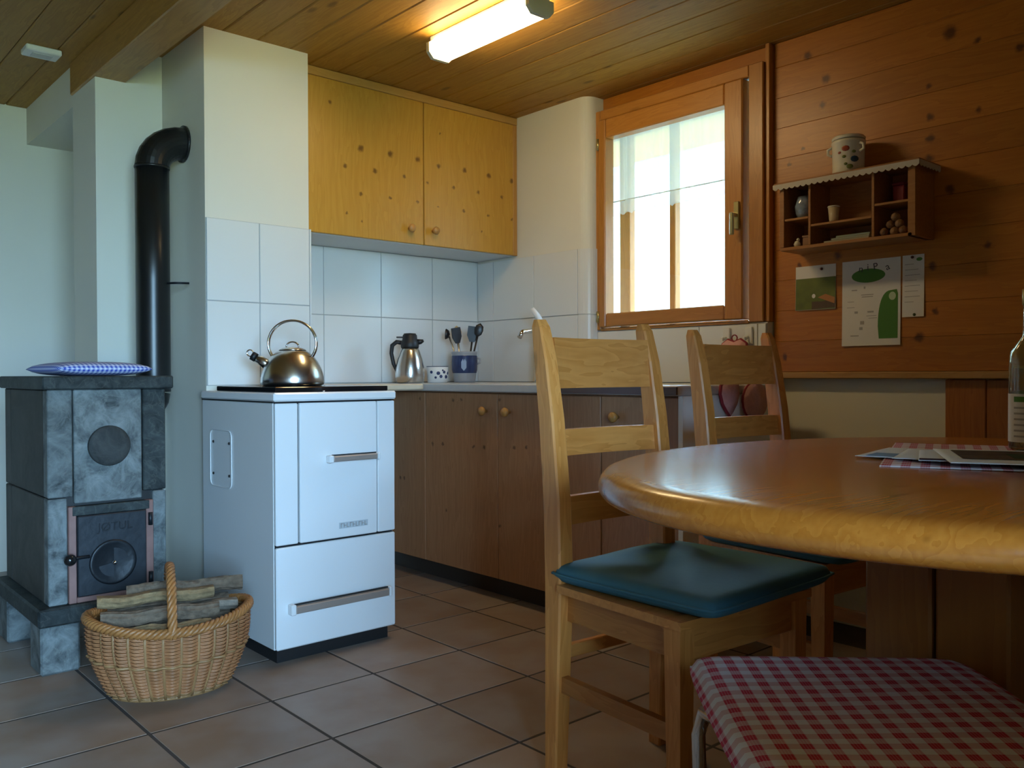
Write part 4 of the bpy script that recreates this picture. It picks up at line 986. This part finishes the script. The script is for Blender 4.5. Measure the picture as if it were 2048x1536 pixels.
printed(c1, 'brown_animal', [(1.648, 1.133), (1.557, 1.136), (1.557, 1.182), (1.60, 1.192), (1.632, 1.196), (1.647, 1.18)], plain('brown_print', (0.09, 0.05, 0.02), 0.5), *Z, lift=0.0007)
printed(c1, 'orange_patch', [(1.625, 1.175), (1.56, 1.15), (1.559, 1.172), (1.595, 1.186)], plain('orange_print', (0.42, 0.17, 0.04), 0.5), *Z, lift=0.001)
printed(c1, 'white_face', ell(1.641, 1.181, 0.007, 0.008, 12), WHITE_P, *Z, lift=0.001)
printed(c1, 'dark_bird', ell(1.678, 1.218, 0.008, 0.006, 12), INK, *Z, lift=0.0007)
pin(c1, 1.61, 1.277, PINM)
c2 = sheet('poster', 'A4 white notice with green oval and green arch below the shelf', 'poster', 1.324, 1.532, 0.995, 1.293)
Z = (0.995, 1.293)
printed(c2, 'green_oval', ell(1.437, 1.238, 0.060, 0.024), GREEN_P, *Z)
arch_p = [(1.333, 1.018), (1.398, 1.018)] + [(1.402 - 0.045 * (q / 12) ** 2.2, 1.06 + 0.122 * math.sin(PI / 2 * q / 12)) for q in range(13)] + [(1.337, 1.184), (1.333, 1.17)]
printed(c2, 'green_arch', arch_p, GREEN_P, *Z)
printed(c2, 'emblem', ell(1.352, 1.162, 0.012, 0.014, 20), plain('pale_green_print', (0.45, 0.58, 0.38), 0.6), *Z, lift=0.0007)
for (yv, zv, w_, h_) in ((1.45, 1.197, .006, .008), (1.487, 1.19, .02, .004), (1.44, 1.172, .044, .003), (1.44, 1.165, .040, .003), (1.50, 1.13, .028, .002), (1.48, 1.112, .012, .008), (1.428, 1.112, .022, .006), (1.425, 1.098, .036, .002), (1.42, 1.09, .03, .002), (1.458, 1.075, .014, .012), (1.462, 1.055, .012, .01), (1.485, 1.03, .03, .004), (1.50, 1.15, .024, .002)):
    printed(c2, 'printed_line', rect(yv - w_ / 2, yv + w_ / 2, zv - h_ / 2, zv + h_ / 2), GREYINK, *Z)
for s_, yv, zv, rz_ in (('n', 1.462, 1.262, 8), ('i', 1.437, 1.266, 0), ('P', 1.41, 1.266, -8), ('a', 1.368, 1.262, -20)):
    tmx = text_mesh(s_, 0.034, 0.0002, INK)
    inst('lettering', tmx, c2, Vector((2.9255, yv, zv)) - Vector(c2.location), (PI / 2, math.radians(rz_), -PI / 2))
c3 = sheet('leaflet', 'narrow white leaflet pinned right of the green notice', 'leaflet', 1.246, 1.318, 1.087, 1.294)
Z = (1.087, 1.294)
printed(c3, 'green_logo', ell(1.262, 1.278, 0.010, 0.006, 14), GREEN_P, *Z)
for q, wq in enumerate((.03, .045, .05, .04, .05, .044, .05, .03)): printed(c3, 'printed_line', rect(1.310 - wq, 1.310, 1.262 - q * 0.018, 1.264 - q * 0.018), GREYINK, *Z)
pin(c3, 1.284, 1.286, PINM); pin(c3, 1.277, 1.094, plain('green_pin', (0.03, 0.05, 0.01), 0.3))

# ------------------------------------------------------------------ chairs
def make_chair(name, label):
    t = thing(name, label, 'chair', (0, 0, 0), 0, 'pine ladder-back chairs at the table')
    def post(sx):
        ys = [(0.0, 0.185), (0.22, 0.178), (0.44, 0.172), (0.62, 0.178), (0.80, 0.196), (0.93, 0.216), (1.005, 0.232), (1.022, 0.236)]
        hw = [0.0185, 0.020, 0.021, 0.020, 0.019, 0.018, 0.016, 0.013]; hd = [0.019, 0.023, 0.027, 0.027, 0.025, 0.022, 0.017, 0.010]
        rings = []
        for (zz, y), a, d in zip(ys, hw, hd):
            x = sx * 0.165; c = 0.004
            rings.append([(x - a + c, y - d, zz), (x + a - c, y - d, zz), (x + a, y - d + c, zz), (x + a, y + d - c, zz), (x + a - c, y + d, zz), (x - a + c, y + d, zz), (x - a, y + d - c, zz), (x - a, y - d + c, zz)])
        return MB().ring_skin(rings, smooth=False)
    for sx in (-1, 1): post(sx).build('back_post', CHAIR_W, t, local=True)
    def slat(z0, z1, y, bow, arch_):
        b = MB(); n = 12; rings = []
        for i in range(n + 1):
            q = i / n; x = -0.149 + 0.298 * q; dy = bow * (1 - (2 * q - 1) ** 2); zt = z1 + arch_ * (1 - (2 * q - 1) ** 2)
            l = (z0 - 0.87) * 0.1
            rings.append([(x, y + dy - 0.009, z0), (x, y + dy - 0.009 + 0.10 * (zt - z0), zt), (x, y + dy + 0.009 + 0.10 * (zt - z0), zt), (x, y + dy + 0.009, z0)])
        return b.ring_skin(rings, smooth=False)
    slat(0.868, 0.982, 0.203, 0.022, 0.0).build('top_slat', CHAIR_WX, t, local=True)
    slat(0.718, 0.776, 0.186, 0.018, 0.0).build('slat', CHAIR_WX, t, local=True)
    slat(0.566, 0.628, 0.175, 0.012, 0.0).build('slat', CHAIR_WX, t, local=True)
    for sx in (-1, 1):
        b = MB(); b.ring_skin([[(sx * 0.178 + dx, -0.185 + dy, zz) for dx, dy in ((-w_, -w_), (w_, -w_), (w_, w_), (-w_, w_))] for zz, w_ in ((0.0, 0.015), (0.25, 0.018), (0.43, 0.020))], smooth=False)
        b.build('front_leg', CHAIR_W, t, local=True)
        b = MB(); M_ = Matrix.Translation((0, 0, 0))
        b.prism([(sx * 0.160 - 0.010, -0.165), (sx * 0.160 + 0.010, -0.165), (sx * 0.152 + 0.010, 0.15), (sx * 0.152 - 0.010, 0.15)], 2, 0.362, 0.428)
        b.build('side_rail', CHAIR_WY, t, local=True)
        b = MB(); b.prism([(sx * 0.172 - 0.009, -0.167), (sx * 0.172 + 0.009, -0.167), (sx * 0.165 + 0.009, 0.157), (sx * 0.165 - 0.009, 0.157)], 2, 0.205, 0.24)
        b.build('side_stretcher', CHAIR_WY, t, local=True)
    MB().box(-0.157, 0.157, -0.196, -0.176, 0.362, 0.428, 0.002).build('front_rail', CHAIR_WX, t, local=True)
    MB().box(-0.145, 0.145, 0.163, 0.183, 0.362, 0.428, 0.002).build('back_rail', CHAIR_WX, t, local=True)
    MB().box(-0.145, 0.145, 0.169, 0.185, 0.27, 0.30, 0.002).build('back_stretcher', CHAIR_WX, t, local=True)
    MB().prism([(-0.205, -0.212), (0.205, -0.212), (0.196, 0.145), (-0.196, 0.145)], 2, 0.4295, 0.446).build('seat', CHAIR_WX, t, local=True)
    return t
ch1 = make_chair('dining_chair', 'pine ladder-back chair with teal cushion nearest the white cooker')
CH1 = (1.490, 1.172, -0.003, math.radians(-4))
ch1.location = (CH1[0], CH1[1], 0); ch1.rotation_euler = (0, 0, CH1[3])
ch2 = copy_tree(ch1); ch2['label'] = 'pine ladder-back chair standing against the kitchen cabinets beyond the table'
CH2 = (2.135, 1.235, 0, math.radians(-5))
ch2.location = (CH2[0], CH2[1], 0); ch2.rotation_euler = (0, 0, CH2[3])
def dent(x, y): return -0.010 * math.exp(-((x + 0.04) ** 2 + (y - 0.06) ** 2) / 0.006) + 0.006 * math.exp(-((x - 0.05) ** 2 + (y - 0.10) ** 2) / 0.010)
for k, (cx, cy, cz, ra) in enumerate((CH1, CH2)):
    o = thing('seat_cushion', ('teal cloth seat cushion on the chair nearest the cooker', 'teal cloth seat cushion on the far chair, mostly hidden under the table')[k], 'cushion', (cx + (0.036, 0.0)[k], cy + (-0.004, -0.015)[k], 0.4465), ra + math.radians((5, 2)[k]), 'teal seat cushions')
    MB().pad(0.462, 0.44, 0.435, 0.044, 24, e=12.0, dent=dent, cy=-0.025).build('pad', TEAL, o, local=True)
    pts = []
    for q in range(4):
        for i in range(12):
            s_ = -1 + 2 * i / 12
            u, v = ((s_, -1), (1, s_), (-s_, 1), (-1, -s_))[q]
            ku, kv = math.copysign(abs(u) ** 0.75, u), math.copysign(abs(v) ** 0.75, v); rc_ = 1 - 0.035 * (u * u * v * v) ** 2
            w_ = (0.462 + (0.44 - 0.462) * (kv * 0.5 + 0.5)) * 0.5
            pts.append((ku * w_ * rc_, -0.025 + kv * 0.2175 * rc_, 0.022))
    MB().tube(pts, 0.003, 6, closed=True).build('seam', TEAL, o, local=True)

# ------------------------------------------------------------------ table
TX, TY, TA, TB, TZ = 1.515, 0.540, 0.680, 0.565, 0.752
tb_ = thing('dining_table', 'oval pine dining table with thick rounded edge at right', 'table', (TX, TY, 0))
b = MB(); rings = []
prof = [(0.0, 0.0), (0.6, 0.0), (0.93, 0.0), (0.963, 0.0015), (0.982, 0.006), (0.994, 0.014), (1.0, 0.024), (0.998, 0.033), (0.990, 0.041), (0.975, 0.046), (0.93, 0.047), (0.5, 0.047), (0.0, 0.047)]
for r_, dz in prof:
    rr = max(r_, 1e-3)
    rings.append([(TA * rr * math.copysign(abs(math.cos(a)) ** 0.94, math.cos(a)), TB * rr * math.copysign(abs(math.sin(a)) ** 0.94, math.sin(a)), TZ - dz) for a in [2 * PI * i / 96 for i in range(96)]])
b.ring_skin(rings); b.build('table_top', TABLE_W, tb_, local=True)
for sx in (-1, 1):
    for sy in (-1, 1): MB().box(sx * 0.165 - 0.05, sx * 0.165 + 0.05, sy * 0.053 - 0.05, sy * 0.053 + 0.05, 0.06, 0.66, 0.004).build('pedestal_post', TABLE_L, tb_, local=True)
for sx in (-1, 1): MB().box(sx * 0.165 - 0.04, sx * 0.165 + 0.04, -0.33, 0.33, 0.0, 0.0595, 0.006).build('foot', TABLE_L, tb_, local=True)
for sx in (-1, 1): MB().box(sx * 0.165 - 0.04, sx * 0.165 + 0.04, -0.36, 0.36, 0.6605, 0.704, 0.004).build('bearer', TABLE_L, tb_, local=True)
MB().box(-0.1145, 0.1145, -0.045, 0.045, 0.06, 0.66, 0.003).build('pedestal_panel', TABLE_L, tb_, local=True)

# on the table: checked mat, leaflets, bottle
def flat(name, label, cat, cx, cy, w_, d_, rz_, z0, th, mat, wav=0.0, group=None):
    b = MB(); n = 14; g = {}
    for s_ in (0, 1):
        for i in range(n + 1):
            for j in range(n + 1):
                x_ = (i / n - 0.5) * w_; y_ = (j / n - 0.5) * d_
                zz = wav * (0.5 + 0.5 * math.sin(x_ * 40 + y_ * 13)) * (abs(2 * i / n - 1) ** 3 * 0.7 + 0.3)
                g[s_, i, j] = b.bm.verts.new((x_, y_, zz + s_ * th))
    for i in range(n):
        for j in range(n):
            b._f([g[1, i, j], g[1, i + 1, j], g[1, i + 1, j + 1], g[1, i, j + 1]], True); b._f([g[0, i, j], g[0, i, j + 1], g[0, i + 1, j + 1], g[0, i + 1, j]], True)
    for i in range(n):
        b._f([g[0, i, 0], g[0, i + 1, 0], g[1, i + 1, 0], g[1, i, 0]]); b._f([g[0, i, n], g[1, i, n], g[1, i + 1, n], g[0, i + 1, n]])
        b._f([g[0, 0, i], g[1, 0, i], g[1, 0, i + 1], g[0, 0, i + 1]]); b._f([g[0, n, i], g[0, n, i + 1], g[1, n, i + 1], g[1, n, i]])
    t = thing(name, label, cat, (cx, cy, z0), math.radians(rz_), group)
    b.build('cloth' if cat == 'table mat' else 'sheet', mat, t, local=True)
    return t
RED_M = gingham('red_check_mat', (0.70, 0.66, 0.68), (0.45, 0.015, 0.04), 0.028)
flat('table_mat', 'red and white checked cloth mat under the leaflets on the table', 'table mat', 1.635, 0.575, 0.50, 0.34, 22, TZ + 0.0004, 0.0012, RED_M, 0.0015)
WLF = plain('white_leaflet', (0.72, 0.76, 0.80), 0.6); BLF = plain('blue_leaflet', (0.16, 0.26, 0.38), 0.8)
def pic(t, x0, x1, y0, y1, z_, mat): MB().box(x0, x1, y0, y1, z_, z_ + 0.0004).build('printed_picture', mat, t, local=True)
DKG = plain('dark_green_photo', (0.04, 0.055, 0.02), 0.85, var=0.7, vscale=30, spec=0.08); DKV = plain('dark_violet_photo', (0.035, 0.015, 0.035), 0.85, var=0.5, vscale=25, spec=0.08); BRN = plain('brown_photo', (0.09, 0.055, 0.03), 0.85, var=0.7, vscale=30, spec=0.08)
zz = TZ + 0.0042
t = flat('leaflet', 'pale leaflet pointing left at the left end of the pile on the table', 'leaflet', 1.55, 0.682, 0.21, 0.13, 10, zz, 0.0008, WLF, 0.0006, 'leaflets on the table'); pic(t, -0.095, -0.03, -0.055, 0.05, 0.0015, BLF)
t = flat('leaflet', 'leaflet with dark green photo, second from left in the fanned pile', 'leaflet', 1.535, 0.623, 0.21, 0.13, 17, zz + 0.0022, 0.0008, WLF, 0.0006, 'leaflets on the table'); pic(t, -0.104, 0.09, -0.064, 0.02, 0.0015, DKG)
t = flat('leaflet', 'leaflet with dark violet photo under the large white one', 'leaflet', 1.515, 0.577, 0.21, 0.14, 23, zz + 0.0044, 0.0008, WLF, 0.0006, 'leaflets on the table'); pic(t, -0.104, -0.075, -0.069, 0.069, 0.0015, DKV); pic(t, -0.06, 0.10, -0.069, 0.02, 0.0015, DKV)
t = flat('leaflet', 'large white leaflet with green and brown photo on top of the pile', 'leaflet', 1.525, 0.513, 0.26, 0.20, 28, zz + 0.0066, 0.001, WLF, 0.0006, 'leaflets on the table'); pic(t, -0.06, 0.10, -0.06, 0.075, 0.0018, BRN); pic(t, -0.04, 0.04, -0.05, 0.0, 0.0023, DKG)
bt = thing('bottle', 'clear glass bottle with white paper label at the right picture edge', 'bottle', (1.79, 0.565, TZ + 0.0035))
MB().lathe([(0.0, 0.003), (0.034, 0.0), (0.038, 0.005), (0.038, 0.165), (0.036, 0.182), (0.026, 0.198), (0.016, 0.212), (0.0145, 0.225), (0.0145, 0.29), (0.012, 0.291), (0.0115, 0.22), (0.023, 0.196), (0.034, 0.178), (0.0355, 0.16), (0.0355, 0.008), (0.0, 0.008)], 36).build('glass', BGLASS, bt, local=True)
lbm = MB(); lrings = []
for zz_ in (0.016, 0.105):
    lrings.append([(0.0385 * math.cos(a), 0.0385 * math.sin(a), zz_) for a in [2 * PI * i / 36 for i in range(36)]])
lbm.ring_skin(lrings, cap=False); lbm.build('label_paper', WHITE_P, bt, local=True)
gl = MB(); gl.ring_skin([[(0.0388 * math.cos(a), 0.0388 * math.sin(a), q) for a in [math.radians(150 + 8 * i) for i in range(10)]] for q in (0.09, 0.10)], closed_u=False); gl.build('label_logo', GREEN_P, bt, local=True)
for q in range(6):
    gl = MB(); gl.ring_skin([[(0.0388 * math.cos(a), 0.0388 * math.sin(a), zq) for a in [math.radians(150 + 10 * i) for i in range(11)]] for zq in (0.025 + q * 0.0105, 0.0285 + q * 0.0105)], closed_u=False); gl.build('label_line', GREYINK, bt, local=True)
MB().lathe([(0.0155, 0.27), (0.0165, 0.271), (0.0165, 0.299), (0.0, 0.30)], 24).build('cap', plain('gold_cap', (0.45, 0.38, 0.15), 0.3, 0.6), bt, local=True)

# ------------------------------------------------------------------ stool with red checked cushion in the foreground
ang = math.atan2(-0.256, 0.266)
sc_ = Vector((1.048, 0.793, 0)); ux = Vector((math.cos(ang), math.sin(ang), 0)); uy = Vector((-math.sin(ang), math.cos(ang), 0))
ctr = sc_ + ux * 0.20 - uy * 0.21
stl = thing('stool', 'chrome-legged stool with red checked cushion in the foreground', 'stool', (ctr.x, ctr.y, 0), ang)
stl.scale = (1, 1, 0.9695)
for sx in (-1, 1):
    MB().tube([(sx * 0.175, -0.19, 0.012), (sx * 0.185, -0.195, 0.38), (sx * 0.18, -0.17, 0.424), (sx * 0.17, -0.12, 0.432), (sx * 0.17, 0.12, 0.432), (sx * 0.18, 0.17, 0.424), (sx * 0.185, 0.195, 0.38), (sx * 0.175, 0.19, 0.012)], 0.0105, 12).build('leg_frame', CHROME, stl, local=True)
    for sy in (-1, 1): MB().lathe([(0.013, 0), (0.013, 0.02)], 12, (sx * 0.175, sy * 0.19, 0)).build('foot_cap', BLACK, stl, local=True)
MB().tube([(-0.17, 0.0, 0.15), (0.17, 0.0, 0.15)], 0.008, 10).build('cross_bar', CHROME, stl, local=True)
sb_ = MB(); 
for sy in (-1, 1): sb_.tube([(-0.178, sy * 0.193, 0.15), (0.178, sy * 0.193, 0.15)], 0.008, 10)
sb_.build('side_bars', CHROME, stl, local=True)
MB().box(-0.185, 0.185, -0.195, 0.195, 0.4435, 0.456, 0.004).build('seat_board', CHAIR_WX, stl, local=True)
rcush = thing('stool_cushion', 'red and white checked cushion on the foreground stool', 'cushion', (ctr.x, ctr.y, 0.4425), ang)
MB().pad(0.405, 0.405, 0.425, 0.046, 24, e=10.0, dent=lambda x, y: 0.004 * math.sin(x * 9) * math.cos(y * 8)).build('pad', RED_G, rcush, local=True)
